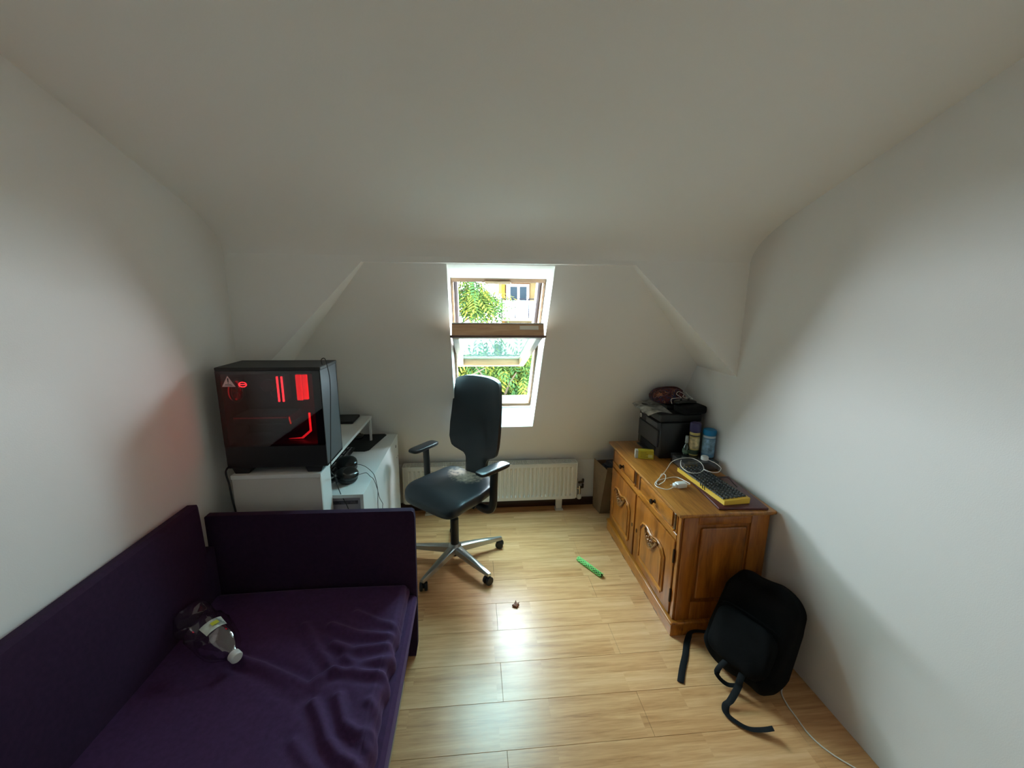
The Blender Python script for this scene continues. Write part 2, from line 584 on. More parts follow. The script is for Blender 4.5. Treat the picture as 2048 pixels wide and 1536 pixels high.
# sash turned about its middle: top edge comes into the room
TD = Vector((0, 0.946, -0.324)).normalized()          # along the sash, top edge -> bottom edge
ND = Vector((0, 0.324, 0.946)).normalized()           # towards its outer (weather) side
SXF = Matrix((Vector((1, 0, 0)), TD, ND)).transposed().to_4x4()
SXF.translation = Vector((0.15, 2.97, 1.465 + 0.0))
SH, SWD, TH = 0.528, 0.28, 0.078
sash = MB()
sash.box(-SWD, SWD, -SH, -SH + .06, 0, TH, .004, 1, M=SXF)
o_s = sash.build('sash_top_rail', wood('lightened_top_rail_pine', [(176, 134, 98), (202, 162, 124), (214, 178, 142)], (3, 30, 30), 0.4), win)  # lighter copy of the frame pine for the edge turned from the sky
MB().box(-SWD - .008, SWD + .008, -SH - .028, -SH - .012, -.012, .002, .005, 2, M=SXF).build('opening_bar', mat('brown_bar', (104, 72, 60), .4), win)
MB().box(-SWD - .004, SWD + .004, -SH - .012, -SH + .02, -.006, .0, .002, 1, M=SXF).build('vent_flap', mat('dark_flap', (72, 46, 40), .5), win)
MB().box(0.13, 0.245, -SH - .0025, -SH + .0, .042, .066, M=SXF).build('data_plate', mat('pale_metal_plate', (226, 220, 206), .4), win)
MB().box(-SWD, SWD, -SH - .004, -SH + .06, TH, TH + .006, .001, 1, M=SXF).build('sash_top_cladding', mat('pale_cladding', (200, 200, 190), .4), win)
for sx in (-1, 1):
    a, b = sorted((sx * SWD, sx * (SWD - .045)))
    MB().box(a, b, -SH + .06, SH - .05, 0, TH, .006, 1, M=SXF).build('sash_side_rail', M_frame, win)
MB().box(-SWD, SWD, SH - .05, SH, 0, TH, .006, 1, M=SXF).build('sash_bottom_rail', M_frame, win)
pan = MB().box(-SWD + .045, SWD - .045, -SH + .06, SH - .05, .046, .056, M=SXF).build('pane', glass('window_glass', (.86, .95, .95), 0.04, fk=.35), win)
# dotted film added over the pane, kept dim so it does not burn out
def filmmat():
    m = bpy.data.materials.new('added_dotted_film'); m.use_nodes = True
    nt = m.node_tree; nt.nodes.clear(); L = nt.links.new
    out = nt.nodes.new('ShaderNodeOutputMaterial')
    tl = nt.nodes.new('ShaderNodeBsdfTranslucent'); df = nt.nodes.new('ShaderNodeBsdfDiffuse')
    df.inputs[0].default_value = (.30, .42, .42, 1)
    tc = nt.nodes.new('ShaderNodeTexCoord')
    vo = nt.nodes.new('ShaderNodeTexVoronoi'); vo.inputs['Scale'].default_value = 36; vo.inputs['Randomness'].default_value = .35
    L(tc.outputs['Object'], vo.inputs['Vector'])
    r = nt.nodes.new('ShaderNodeValToRGB')
    r.color_ramp.elements[0].position = .24; r.color_ramp.elements[0].color = (.0060, .0098, .0100, 1)
    r.color_ramp.elements[1].position = .40; r.color_ramp.elements[1].color = (.0110, .0160, .0162, 1)
    L(vo.outputs['Distance'], r.inputs['Fac']); L(r.outputs['Color'], tl.inputs[0])
    ad = nt.nodes.new('ShaderNodeMixShader'); ad.inputs[0].default_value = .22
    L(tl.outputs[0], ad.inputs[1]); L(df.outputs[0], ad.inputs[2])
    tr = nt.nodes.new('ShaderNodeBsdfTransparent'); tr.inputs[0].default_value = (.80, .95, .96, 1)
    a2 = nt.nodes.new('ShaderNodeMixShader'); a2.inputs[0].default_value = .55
    L(ad.outputs[0], a2.inputs[1]); L(tr.outputs[0], a2.inputs[2]); L(a2.outputs[0], out.inputs[0])
    return m
MB().box(-SWD + .045, SWD - .045, -SH + .06, SH - .05, .0565, .0572, M=SXF).build('added_film', filmmat(), pan)

# ================================================================== OUTSIDE
# neighbouring house across the street
HB = thing('apartment_house', 'pale apartment house with a white panelled balcony seen through the window', 'building', (2.6, 24.0, -7.0))
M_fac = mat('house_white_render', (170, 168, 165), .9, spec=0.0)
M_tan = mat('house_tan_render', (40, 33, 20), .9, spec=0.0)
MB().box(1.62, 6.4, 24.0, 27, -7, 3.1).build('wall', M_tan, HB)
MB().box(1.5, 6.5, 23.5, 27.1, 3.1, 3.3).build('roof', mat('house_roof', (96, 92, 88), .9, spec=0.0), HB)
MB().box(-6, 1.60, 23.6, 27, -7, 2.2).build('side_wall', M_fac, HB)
MB().box(-6, 1.60, 23.55, 23.6, .70, .80).build('ledge', mat('house_ledge', (60, 58, 54), .8, spec=0.0), HB)
MB().box(1.62, 1.80, 23.75, 24.0, -7, 3.1).build('post', mat('house_ochre_post', (50, 32, 9), .8, spec=0.0), HB)
MB().box(1.6, 6.2, 22.9, 24.0, .72, .90).build('balcony_slab', mat('house_slab', (40, 37, 30), .9, spec=0.0), HB)
for i in range(6):
    x0 = 1.58 + i * .745
    MB().box(x0 + .03, x0 + .715, 22.90, 22.93, .92, 1.84).build('balcony_panel', mat('house_balcony_panel', (190, 194, 196), .6, spec=0.0), HB)
    MB().box(x0 - .03, x0 + .03, 22.92, 22.97, .90, 1.93).build('balcony_post', mat('house_dark_metal', (10, 10, 13), .5, spec=0.0), HB)
MB().tube([(1.5, 22.93, 1.93), (6.2, 22.93, 1.93)], .025, 6).build('handrail', MATS['house_dark_metal'], HB)
wf = MB()
MB().box(1.84, 3.26, 23.93, 24.0, 0.92, 2.84).build('window_surround', mat('house_brown_surround', (28, 18, 10), .8, spec=0.0), HB)
wfo = MB().box(1.90, 3.20, 23.90, 23.95, 0.92, 2.76).build('window_frame', mat('house_window_frame', (110, 110, 108), .5, spec=0.0), HB)
for a, b in ((2.12, 2.52), (2.66, 3.06)):
    MB().box(a, b, 23.885, 23.905, 1.2, 2.62).build('window_pane', mat('house_window_pane', (11, 15, 18), .3, spec=0.0), wfo)
gr = MB().box(-40, 60, 4.5, 60, -7.3, -7.0).build('ground', mat('street_ground', (110, 112, 104), .95, spec=0.0), origin=(0, 20, -7))
struct(gr)

# trees with feathered leaves
def leafmat(name, ramp):
    m, nt, b = nodes_of(name)
    oi = nt.nodes.new('ShaderNodeObjectInfo')
    tc = nt.nodes.new('ShaderNodeTexCoord')
    n = nt.nodes.new('ShaderNodeTexNoise'); n.inputs['Scale'].default_value = 2.3; n.inputs['Detail'].default_value = 3
    nt.links.new(tc.outputs['Object'], n.inputs['Vector'])
    ad = nt.nodes.new('ShaderNodeMath'); ad.operation = 'MULTIPLY_ADD'; ad.inputs[1].default_value = .5
    nt.links.new(oi.outputs['Random'], ad.inputs[0]); 
    ml = nt.nodes.new('ShaderNodeMath'); ml.operation = 'MULTIPLY'; ml.inputs[1].default_value = .8
    nt.links.new(n.outputs['Fac'], ml.inputs[0]); nt.links.new(ml.outputs[0], ad.inputs[2])
    r = nt.nodes.new('ShaderNodeValToRGB')
    e = r.color_ramp.elements
    e[0].position = .25; e[0].color = (*lin(ramp[0]), 1); e[1].position = .95; e[1].color = (*lin(ramp[-1]), 1)
    for i in range(1, len(ramp) - 1):
        x = e.new(.25 + .7 * i / (len(ramp) - 1)); x.color = (*lin(ramp[i]), 1)
    nt.links.new(ad.outputs[0], r.inputs['Fac']); nt.links.new(r.outputs['Color'], b.inputs['Base Color'])
    b.inputs['Roughness'].default_value = .7
    b.inputs['Specular IOR Level'].default_value = 0.0
    return m
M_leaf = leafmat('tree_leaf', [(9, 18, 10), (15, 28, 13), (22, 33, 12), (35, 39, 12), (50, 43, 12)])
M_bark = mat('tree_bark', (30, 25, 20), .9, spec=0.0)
def leaf_geo(m, M, L=.46, n=6):
    s = [M @ Vector((L * t, 0, -.16 * L * t * t)) for t in (0, .5, 1)]
    for k in range(n + 1):
        t = .14 + .82 * k / n
        base = Vector((L * t, 0, -.16 * L * t * t))
        ll = (.15 if k else .11) * (1 - .35 * abs(t - .5))
        for sd in ((-1, 1) if k < n else (0,)):
            dx = Vector((.55, sd * .85, -.28)).normalized() if sd else Vector((1, 0, -.3)).normalized()
            nx = Vector((-dx.y, dx.x, 0)).normalized() * .017
            p = [base, base + dx * ll * .45 + nx, base + dx * ll, base + dx * ll * .45 - nx]
            m.poly([M @ q for q in p])
    return m
LEAFMESH = []
for v in range(3):
    ob = leaf_geo(MB(), Matrix.Identity(4), L=.40 + .06 * v).build('leaf', M_leaf, smooth=False)
    LEAFMESH.append(ob.data); bpy.data.objects.remove(ob)
def rnd_rot(downward=.3):
    return Matrix.Rotation(random.uniform(0, 2 * PI), 4, 'Z') @ Matrix.Rotation(random.uniform(-.2, .9) + downward, 4, 'Y') @ Matrix.Rotation(random.uniform(-.6, .6), 4, 'X')
def tree(label, base, trunk, branches, spots, n_obj, n_stuff, spread):
    t = thing('tree', label, 'tree', base)
    MB().tube(spline(trunk, 5), [0.16 - .12 * i / (5 * (len(trunk) - 1)) for i in range(5 * (len(trunk) - 1) + 1)], 8).build('trunk', M_bark, t)
    for b in branches:
        q = spline(b, 5)
        MB().tube(q, [.035 - .028 * i / (len(q) - 1) for i in range(len(q))], 6).build('branch', M_bark, t)
    def pick():
        c, r, wt = random.choices(spots, [s[2] for s in spots])[0]
        while True:
            d = Vector((random.uniform(-1, 1), random.uniform(-1, 1), random.uniform(-1, 1)))
            if d.length < 1: break
        return Vector(c) + Vector((d.x * r[0], d.y * r[1], d.z * r[2]))
    for i in range(n_obj):
        o = bpy.data.objects.new('leaf', random.choice(LEAFMESH)); COL.objects.link(o)
        o.parent = t
        o.matrix_local = WM[t.name].inverted() @ Matrix.Translation(pick()) @ rnd_rot()
    m = MB()
    for i in range(n_stuff):
        leaf_geo(m, Matrix.Translation(pick() + Vector((0, .5, 0))) @ rnd_rot(), L=random.uniform(.36, .54), n=5)
    f = m.build('foliage', M_leaf, t, smooth=False)
    f['kind'] = 'stuff'
    return t
tree('leafy tree whose feathery branches hang into the upper window opening', (-2.0, 8.6, -7.0),
     [(-2.0, 8.6, -7), (-1.9, 8.5, -3), (-1.5, 8.4, 0), (-1.0, 8.3, 2.2)],
     [[(-1.5, 8.4, 0), (-.7, 8.2, 1.0), (-.1, 8.0, 1.5), (.35, 8.0, 1.75)], [(-1.2, 8.3, 1.4), (-.6, 8.1, 1.9), (.1, 8, 2.1)], [(-1.0, 8.3, 2.0), (-.5, 8.2, 2.25), (.1, 8.1, 2.3)]],
     [((-.12, 8.0, 2.12), (.48, .35, .30), 5), ((.16, 8.0, 1.92), (.42, .3, .18), 4), ((-.75, 8.2, 1.6), (.5, .4, .5), 2.5)], 230, 120, 1)
tree('bushy tree with yellowing leaves filling the lower window opening', (0.6, 7.6, -7.0),
     [(0.6, 7.6, -7), (0.55, 7.6, -4), (0.5, 7.5, -1.5), (0.45, 7.4, -.2)],
     [[(.5, 7.5, -1.2), (.2, 7.2, -.3), (-.3, 7.0, .35)], [(.5, 7.4, -.8), (.8, 7.2, 0), (1.1, 7.0, .6)], [(.45, 7.4, -.3), (.3, 7.2, .3), (.0, 7.1, .75)], [(.45, 7.4, -.3), (.6, 7.2, .3), (.75, 7.1, .6)], [(-.9, 7.2, .15), (-.3, 7.0, .45), (.2, 6.9, .72)]],
     [((.35, 7.3, .25), (1.05, .4, .50), 6), ((.35, 7.6, .80), (1.0, .35, .42), 5), ((.3, 7.5, -.5), (1.2, .6, .6), 2)], 290, 1250, 1)

# ================================================================== RADIATOR
rd = thing('radiator', 'long white panel radiator under the roof window', 'radiator', (0.15, 3.35, 0.1))
RX0, RX1, RZ0, RZ1, RY = -0.61, 0.90, 0.128, 0.462, 3.30
m = MB()   # fluted front panel: profile along x extruded in z
npitch = 38
xs = []
pitch = (RX1 - RX0 - .08) / npitch
pr2 = [(RX0 + .012, RY + .004), (RX0 + .04, RY)]
for i in range(npitch):
    a = RX0 + .04 + i * pitch
    pr2 += [(a + pitch * .25, RY), (a + pitch * .38, RY + .013), (a + pitch * .72, RY + .013), (a + pitch * .85, RY)]
pr2 += [(RX1 - .04, RY), (RX1 - .012, RY + .004)]
zs = [(RZ0, 0.0), (RZ0 + .028, 0.0), (RZ0 + .045, 1.0), (RZ1 - .050, 1.0), (RZ1 - .032, 0.0), (RZ1 - .004, 0.0)]
rows = []
for z, k in zs:
    rows.append(m.ring([(x, RY + (y - RY) * k if y > RY + .006 else y, z) for x, y in pr2]))
for a, b in zip(rows, rows[1:]): m.bridge(a, b, closed=False)
m.build('front_panel', M_rad, rd, ang=25)
MB().box(RX0 + .012, RX1 - .012, RY + .088, RY + .10, RZ0, RZ1 - .02).build('rear_panel', M_rad, rd)
MB().box(RX0 + .02, RX1 - .02, RY + .02, RY + .08, RZ0 + .03, RZ1 - .03).build('convector', M_rad, rd)
for xa, xb in ((RX0, RX0 + .012), (RX1 - .012, RX1)):
    MB().box(xa, xb, RY + .003, RY + .10, RZ0 + .005, RZ1, .003, 1).build('side_cover', M_rad, rd)
m = MB()
m.box(RX0, RX1, RY + .002, RY + .012, RZ1 - .006, RZ1 + .002, .002, 1); m.box(RX0, RX1, RY + .09, RY + .101, RZ1 - .006, RZ1 + .002, .002, 1)
g = m.build('top_grille', M_rad, rd)
m = MB()
ns = 110
for i in range(ns):
    x = RX0 + .015 + (RX1 - RX0 - .03) * (i + .5) / ns
    m.box(x - .0035, x + .0035, RY + .012, RY + .09, RZ1 - .004, RZ1)
g2 = m.build('grille_bars', M_rad, g); g2['kind'] = 'stuff'
for x in (-0.40, 0.755):
    m = MB().box(x - .028, x + .028, RY + .06, RY + .088, .006, RZ0 + .06, .003, 1)
    m.box(x - .036, x + .036, RY + .03, RY + .10, 0, .008, .002, 1)
    m.build('foot', M_rad, rd)
vv = MB().cyl((RX1, RY + .05, RZ0 + .075), (RX1 + .04, RY + .05, RZ0 + .075), .011, n=12).cyl((RX1 + .035, RY + .05, RZ0 + .10), (RX1 + .035, RY + .05, RZ0 + .02), .013, n=12).build('valve_body', M_chrome, rd)
MB().lathe([(.012, 0), (.021, .004), (.023, .02), (.021, .04), (.014, .046)], 16, M=Matrix.Translation((RX1 + .035, RY + .05, RZ0 + .02)) @ Matrix.Rotation(PI, 4, 'X')).build('valve_knob', M_white, rd)
m = MB()
for z in (RZ0 + .075, RZ0 + .125):
    m.tube([(RX1 + .03, RY + .06, z), (RX1 + .07, RY + .07, z), (RX1 + .085, RY + .12, z)], .011, 10)
m.build('pipe', mat('dark_copper_pipe', (78, 60, 48), .4), rd)

# ================================================================== SOFA BED
sofa = thing('sofa_bed', 'dark purple corner daybed with a crumpled fitted cover', 'sofa', (-0.8, 0.9, 0))
SY0 = -0.25
m = MB()   # base: front leans in a little towards the floor
pf = [(-1.285, .03), (-.352, .03), (-.352, .05), (-.300, .33), (-.302, .362), (-.318, .375), (-1.285, .375)]
m.prism([(x, SY0, z) for x, z in pf], (0, 1.87 - SY0, 0))
m.build('base', M_purple, sofa, ang=25)
MB().tube([(-.350, SY0 + .02, .034), (-.350, 1.70, .034)], .0035, 6).build('piping', M_gold, sofa)
for x, y in ((-1.2, SY0 + .1), (-.5, SY0 + .1), (-1.2, 1.75), (-.5, 1.75)):
    MB().cyl((x, y, 0), (x, y, .032), .025, n=12).build('foot', M_blackpl, sofa)
WR = [[(-0.951, 1.468), (-0.825, 1.42), (-0.678, 1.344), (-0.616, 1.31), (-0.563, 1.361), (-0.52, 1.371), (-0.405, 1.348), (-0.325, 1.341)], [(-0.743, 1.611), (-0.661, 1.505), (-0.582, 1.418), (-0.537, 1.377)], [(-0.626, 1.602), (-0.504, 1.546), (-0.423, 1.534), (-0.344, 1.527)], [(-0.584, 1.498), (-0.498, 1.46), (-0.401, 1.473), (-0.328, 1.488)], [(-0.537, 1.668), (-0.431, 1.609), (-0.344, 1.578)], [(-0.574, 1.246), (-0.524, 1.183), (-0.48, 1.112), (-0.432, 1.064), (-0.366, 1.028)], [(-0.494, 1.263), (-0.442, 1.162), (-0.393, 1.13), (-0.34, 1.133)], [(-0.522, 1.432), (-0.462, 1.389), (-0.363, 1.409), (-0.319, 1.435)], [(-0.378, 1.237), (-0.344, 1.211), (-0.312, 1.232)], [(-0.916, 1.446), (-0.76, 1.36), (-0.631, 1.282)], [(-0.584, 1.114), (-0.534, 1.067), (-0.505, 1.04)], [(-0.359, 1.101), (-0.319, 1.073), (-0.3, 1.103)]]
WAMP = [.015, .009, .012, .012, .009, .013, .012, .010, .009, .008, .007, .009]
def segd(p, a, b):
    ax, ay = a; bx, by = b
    dx, dy = bx - ax, by - ay
    t = max(0, min(1, ((p[0] - ax) * dx + (p[1] - ay) * dy) / (dx * dx + dy * dy)))
    return math.hypot(p[0] - ax - t * dx, p[1] - ay - t * dy)
def wr(x, y):
    h = 0
    for pl_, am in zip(WR, WAMP):
        d = min(segd((x, y), a, b) for a, b in zip(pl_, pl_[1:]))
        if d < .09:
            h += am * math.exp(-(d / .016) ** 2) - am * .45 * math.exp(-((d - .034) / .018) ** 2)
    return h
MX0, MX1, MY0, MY1 = -1.262, -.342, SY0 + .02, 1.868
def mattress(u, v):
    """u across (left, top, right side), v along y; rounded profile"""
    y = MY0 + (MY1 - MY0) * (v ** .72)
    # perimeter profile from the left foot over the top to the right foot
    prof_ = [(MX0, .372), (MX0, .43), (MX0 + .012, .448), (MX0 + .04, .456)]
    s = u * 1.0
    if u < .06:
        t = u / .06
        x, z = MX0 + .03 * t * t, .374 + (.456 - .374) * math.sin(t * PI / 2)
    elif u > .80:
        t = (u - .80) / .20
        # rounded right shoulder then down the side
        if t < .45:
            a = t / .45 * PI / 2
            x, z = MX1 - .03 + .03 * math.sin(a), .456 - .03 + .03 * math.cos(a)
        else:
            k = (t - .45) / .55
            x, z = MX1 + .004 * math.sin(k * PI) + .006 * k, .426 - (.426 - .374) * k
        puff = .006 * math.sin(y * 31 + 2 * math.sin(y * 9)) + .004 * math.sin(y * 57 + 1.3)
        x += puff * min(1, t * 2) * (1 if y < 1.62 else .2)
        z += wr(x, y) * max(0, 1 - t)
    else:
        t = (u - .06) / .74
        x = MX0 + .03 + (MX1 - .03 - MX0 - .03) * t
        z = .456 + .004 * math.sin(x * 5 + y * 3) + wr(x, y)
    e = (1 - v) * 0 + max(0, (y - (MY1 - .05)) / .05)
    z -= .018 * e * e if z > .42 else 0
    return Vector((x, y, z))
m = MB(); m.grid(mattress, 150, 300)
m.build('mattress', M_purple, sofa, ang=80)
# long back along the wall, slightly leaning, rounded top
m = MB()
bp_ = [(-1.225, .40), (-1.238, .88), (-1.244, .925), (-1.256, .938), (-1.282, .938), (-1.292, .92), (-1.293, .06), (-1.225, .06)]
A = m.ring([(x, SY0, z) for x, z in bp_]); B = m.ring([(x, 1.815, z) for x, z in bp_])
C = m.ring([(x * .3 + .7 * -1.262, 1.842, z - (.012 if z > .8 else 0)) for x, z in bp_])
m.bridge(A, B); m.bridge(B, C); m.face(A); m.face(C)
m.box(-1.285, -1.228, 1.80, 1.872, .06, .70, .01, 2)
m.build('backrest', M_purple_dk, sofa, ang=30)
# end panel across the far end
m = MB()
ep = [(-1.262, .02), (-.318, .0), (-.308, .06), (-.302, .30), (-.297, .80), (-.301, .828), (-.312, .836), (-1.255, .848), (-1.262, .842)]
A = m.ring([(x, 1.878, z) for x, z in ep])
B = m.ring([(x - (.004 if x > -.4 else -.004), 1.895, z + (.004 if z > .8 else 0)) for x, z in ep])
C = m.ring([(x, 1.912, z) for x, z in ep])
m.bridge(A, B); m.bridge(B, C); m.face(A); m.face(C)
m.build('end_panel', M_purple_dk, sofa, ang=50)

# plastic bottle lying on the mattress
bl = thing('plastic_bottle', 'empty clear plastic bottle with white cap lying on the purple mattress', 'bottle', (-1.06, 1.50, .462))
ax0, ax1 = Vector((-1.20, 1.615, .535)), Vector((-.925, 1.425, .505))
d = (ax1 - ax0).normalized()
q = d.to_track_quat('Z', 'Y').to_matrix().to_4x4(); q.translation = ax0
Lb = (ax1 - ax0).length
M_pet = glass('clear_pet', (.93, .94, .95), 0.42, 0.0, rough=.05)
m = MB()
prof_b = [(.015, .012), (.055, .0), (.072, .02), (.074, .05), (.064, .075), (.062, .10), (.074, .125), (.076, .16), (.070, .20), (.066, .235), (.055, .275), (.035, .305), (.019, .322), (.017, .338)]
rings = []
for r, z in prof_b:
    rings.append(m.ring([q @ Vector((r * (1 + .07 * math.cos(5 * 2 * PI * i / 28 + z * 28)) * math.cos(2 * PI * i / 28), r * (1 + .07 * math.cos(5 * 2 * PI * i / 28 + z * 28)) * math.sin(2 * PI * i / 28), z)) for i in range(28)]))
for a, b in zip(rings, rings[1:]): m.bridge(a, b)
m.face(rings[0])
m.build('body', M_pet, bl, ang=60)
MB().lathe([(.018, .326), (.022, .330), (.022, .352), (.019, .356)], 20, M=q).build('cap', M_white, bl)
m = MB()
def lab(u, v):
    a = 1.05 + 1.1 * u; z = .175 + .05 * v
    r = .0745 - (.006 * v)
    return q @ Vector((r * math.cos(a), r * math.sin(a), z))
MB().grid(lab, 10, 3).build('label', mat('bottle_label', (206, 214, 204), .5, var=.3, vscale=35), bl)
def lab2(u, v):
    a = 1.35 + .35 * u; z = .19 + .02 * v
    return q @ Vector((.0755 * math.cos(a), .0755 * math.sin(a), z))
MB().grid(lab2, 4, 2).build('yellow_mark', mat('bottle_yellow_mark', (206, 206, 60), .5), bl)

# ================================================================== WHITE DESK + RAISED CABINET
dk = thing('white_desk', 'low white melamine desk top with a keyboard and headphones on it', 'desk', (-.8, 2.7, 0))
MB().box(-1.28, -.612, 2.155, 3.205, .777, .797, .001, 1).build('desk_top', M_whitewood, dk)
MB().box(-.632, -.614, 2.16, 3.205, 0, .776, .001, 1).build('side_panel', M_whitewood, dk)
MB().box(-1.27, -.634, 3.05, 3.07, .25, .776).build('rear_panel', M_whitewood, dk)
dr = MB().box(-1.0, -.637, 2.175, 2.192, .64, .776, .001, 1).build('drawer_front', mat('greyish_lilac_panel', (176, 170, 178), .5), dk)
m = MB().box(-.835, -.648, 2.1725, 2.1752, .732, .752)
m.build('handle_slot', mat('dark_slot', (84, 80, 88), .6, var=.6, vscale=90), dr)
for y, z in ((3.12, .72), (3.14, .62), (3.18, .62)):
    MB().cyl((-.6145, y, z), (-.6125, y, z), .0045 if z < .7 else .012, n=10).build('peg_hole', M_darkgrey, dk)
cb = thing('white_cabinet', 'taller white cabinet with raised shelf carrying the computer tower', 'cabinet', (-1.0, 2.5, 0))
MB().box(-1.195, -.768, 2.0, 3.055, .972, .992, .001, 1).build('shelf_top', M_whitewood, cb)
MB().box(-1.192, -.772, 2.004, 2.02, 0, .971, .001, 1).build('front_panel', mat('white_melamine_front', (206, 205, 200), .5), cb)
MB().box(-.792, -.774, 2.021, 2.152, 0, .971, .001, 1).build('side_panel', M_whitewood, cb)
MB().box(-.786, -.772, 3.035, 3.055, .8015, .971, .001, 1).build('shelf_post', M_whitewood, cb)
MB().box(-1.19, -1.172, 2.021, 3.05, .80, .971).build('rear_support', M_whitewood, cb)

# ------------------------------------------------------------------ computer tower
pc = thing('computer_tower', 'black computer tower with glass side glowing red inside', 'computer', (-.98, 2.14, .993))
PX0, PX1, PY0, PY1, PZ0, PZ1 = -1.215, -.738, 2.022, 2.262, 1.022, 1.515
m = MB()
m.box(PX0, PX1, PY1 - .008, PY1, PZ0, PZ1)
m.box(PX0, PX1, PY0 + .004, PY1, PZ0, PZ0 + .01)
m.box(PX0 , PX0 + .022, PY0 + .004, PY1, PZ0, PZ0 + .10)
m.build('case', M_steelblk, pc)
MB().box(PX0 - .002, PX1 + .002, PY0, PY1 + .004, PZ1 - .004, PZ1 + .012, .003, 1).build('top_panel', mat('dusty_black_top', (30, 32, 32), .6, var=.3, vscale=90), pc)
MB().box(PX1 - .010, PX1, PY0 + .004, PY1, PZ0, PZ1 - .004, .002, 1).build('front_bezel', mat('grey_brushed_front', (86, 93, 100), .35, metal=.3), pc)
MB().box(PX0, PX1, PY0, PY0 + .006, PZ0, PZ0 + .118, .002, 1).build('side_skirt', M_blackpl, pc)
m = MB()   # rim round the glass
m.box(PX0, PX0 + .022, PY0, PY0 + .004, PZ0 + .118, PZ1 - .004); m.box(PX1 - .038, PX1, PY0, PY0 + .004, PZ0 + .118, PZ1 - .004)
m.box(PX0 + .022, PX1 - .038, PY0, PY0 + .004, PZ1 - .020, PZ1 - .004)
m.build('glass_rim', M_blackgl, pc)
MB().box(PX0 + .002, PX1 - .002, PY0 - .0035, PY0 - .0005, PZ0 + .112, PZ1 - .006).build('glass_panel', glass('smoked_glass', (.55, .52, .52), 0.115), pc)
MB().cyl((PX0 - .006, PY0 + .02, PZ1 - .016), (PX0 + .01, PY0 + .02, PZ1 - .016), .006, n=10).build('thumb_screw', M_blackpl, pc)
for x in (-1.152, -.806):
    MB().prism([(x - .032, PY0 + .004, .993), (x + .032, PY0 + .004, .993), (x + .045, PY0 + .004, 1.024), (x - .045, PY0 + .004, 1.024)], (0, .225, 0)).build('foot', M_blackpl, pc)
# inside
MB().box(PX0 + .012, PX1 - .05, PY1 - .012, PY1 - .009, PZ0 + .12, PZ1 - .015).build('motherboard', mat('dark_circuit_board', (26, 22, 24), .5, var=.5, vscale=60), pc)
MB().box(PX0 + .01, PX1 - .04, PY0 + .03, PY1 - .012, PZ0 + .105, PZ0 + .112).build('shroud', M_blackpl, pc)
for x in (-1.000, -.978):
    r_ = MB().box(x - .004, x + .004, 2.16, 2.246, 1.325, 1.458).build('memory_stick', M_darkgrey, pc)
    MB().box(x - .0035, x + .0035, 2.1535, 2.1595, 1.327, 1.458).build('light_bar', M_red, r_)
gp = MB().box(-1.20, -.93, 2.09, 2.245, 1.225, 1.268, .004, 1).build('graphics_card', M_blackpl, pc)
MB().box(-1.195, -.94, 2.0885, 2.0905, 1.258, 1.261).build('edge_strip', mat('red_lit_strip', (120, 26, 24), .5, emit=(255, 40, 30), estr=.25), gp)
MB().tube(spline([(-.935, 2.10, 1.262), (-.925, 2.08, 1.25), (-.93, 2.10, 1.225)], 4), .004, 6).build('power_lead', mat('glowing_orange_lead', (170, 60, 40), .5, emit=(255, 80, 50), estr=.4), gp)  # red glow given to the lead as emission; it is no lamp
MB().lathe([(.0, 0), (.032, 0), (.034, .01), (.034, .03), (.028, .036), (.0, .036)], 24, M=Matrix.Translation((-1.062, 2.21, 1.405)) @ Matrix.Rotation(PI / 2, 4, 'X'), caps=False).build('cpu_cooler', mat('dim_cooler', (58, 46, 52), .4), pc)
MB().tube(spline([(-1.05, 2.18, 1.385), (-1.03, 2.15, 1.36), (-1.0, 2.14, 1.345)], 5), .0025, 6).build('cooler_lead', M_darkgrey, pc)
m = MB().tube([( -1.145 + .018 * math.cos(t * PI / 8), 2.112, 1.427 + .012 * math.sin(t * PI / 8)) for t in range(16)], .0022, 6, closed=True)
m.tube([(-1.158, 2.112, 1.427), (-1.13, 2.112, 1.428)], .002, 6)
m.build('lit_logo', M_red, pc)
def fan(name, cx, cy, cz, axis, r, em):
    R_ = Matrix.Translation((cx, cy, cz)) @ (Matrix.Rotation(PI / 2, 4, 'Y') if axis == 'x' else Matrix.Rotation(PI / 2, 4, 'X'))
    f = MB()
    f.tube([R_ @ Vector((r * math.cos(2 * PI * k / 28), r * math.sin(2 * PI * k / 28), 0)) for k in range(28)], .006, 8, closed=True)
    o = f.build(name, M_blackpl, pc)
    rr = MB().tube([R_ @ Vector((.86 * r * math.cos(2 * PI * k / 28), .86 * r * math.sin(2 * PI * k / 28), -.013)) for k in range(28)], .005, 6, closed=True).build('light_ring', em, o)
    b = MB()
    for k in range(7):
        a = 2 * PI * k / 7
        p = [(.15 * r, -.0), (.78 * r, -.14 * r), (.80 * r, .22 * r), (.15 * r, .10 * r)]
        b.poly([R_ @ (Matrix.Rotation(a, 4, 'Z') @ Vector((x, y, .012 * (y / r) * 2))) for x, y in p])
    b.cyl(R_ @ Vector((0, 0, -.008)), R_ @ Vector((0, 0, .008)), .2 * r, n=14)
    b.build('blades', mat('red_lit_blades', (84, 30, 34), .4), o)
    return o
M_fanring = mat('red_fan_ring_light', (255, 40, 40), .4, emit=(255, 4, 6), estr=48.0)
for cz in (1.21, 1.32, 1.43):
    fan('front_fan', PX1 - .026, 2.088, cz, 'x', .052, M_fanring)
m = MB().box(-.915, -.887, 2.165, 2.18, 1.330, 1.465, .002, 1).build('lit_fan_frame', M_redsoft, pc)
m = MB().box(-.882, -.859, 2.165, 2.18, 1.334, 1.465, .002, 1).build('lit_fan_frame', M_redsoft, pc)
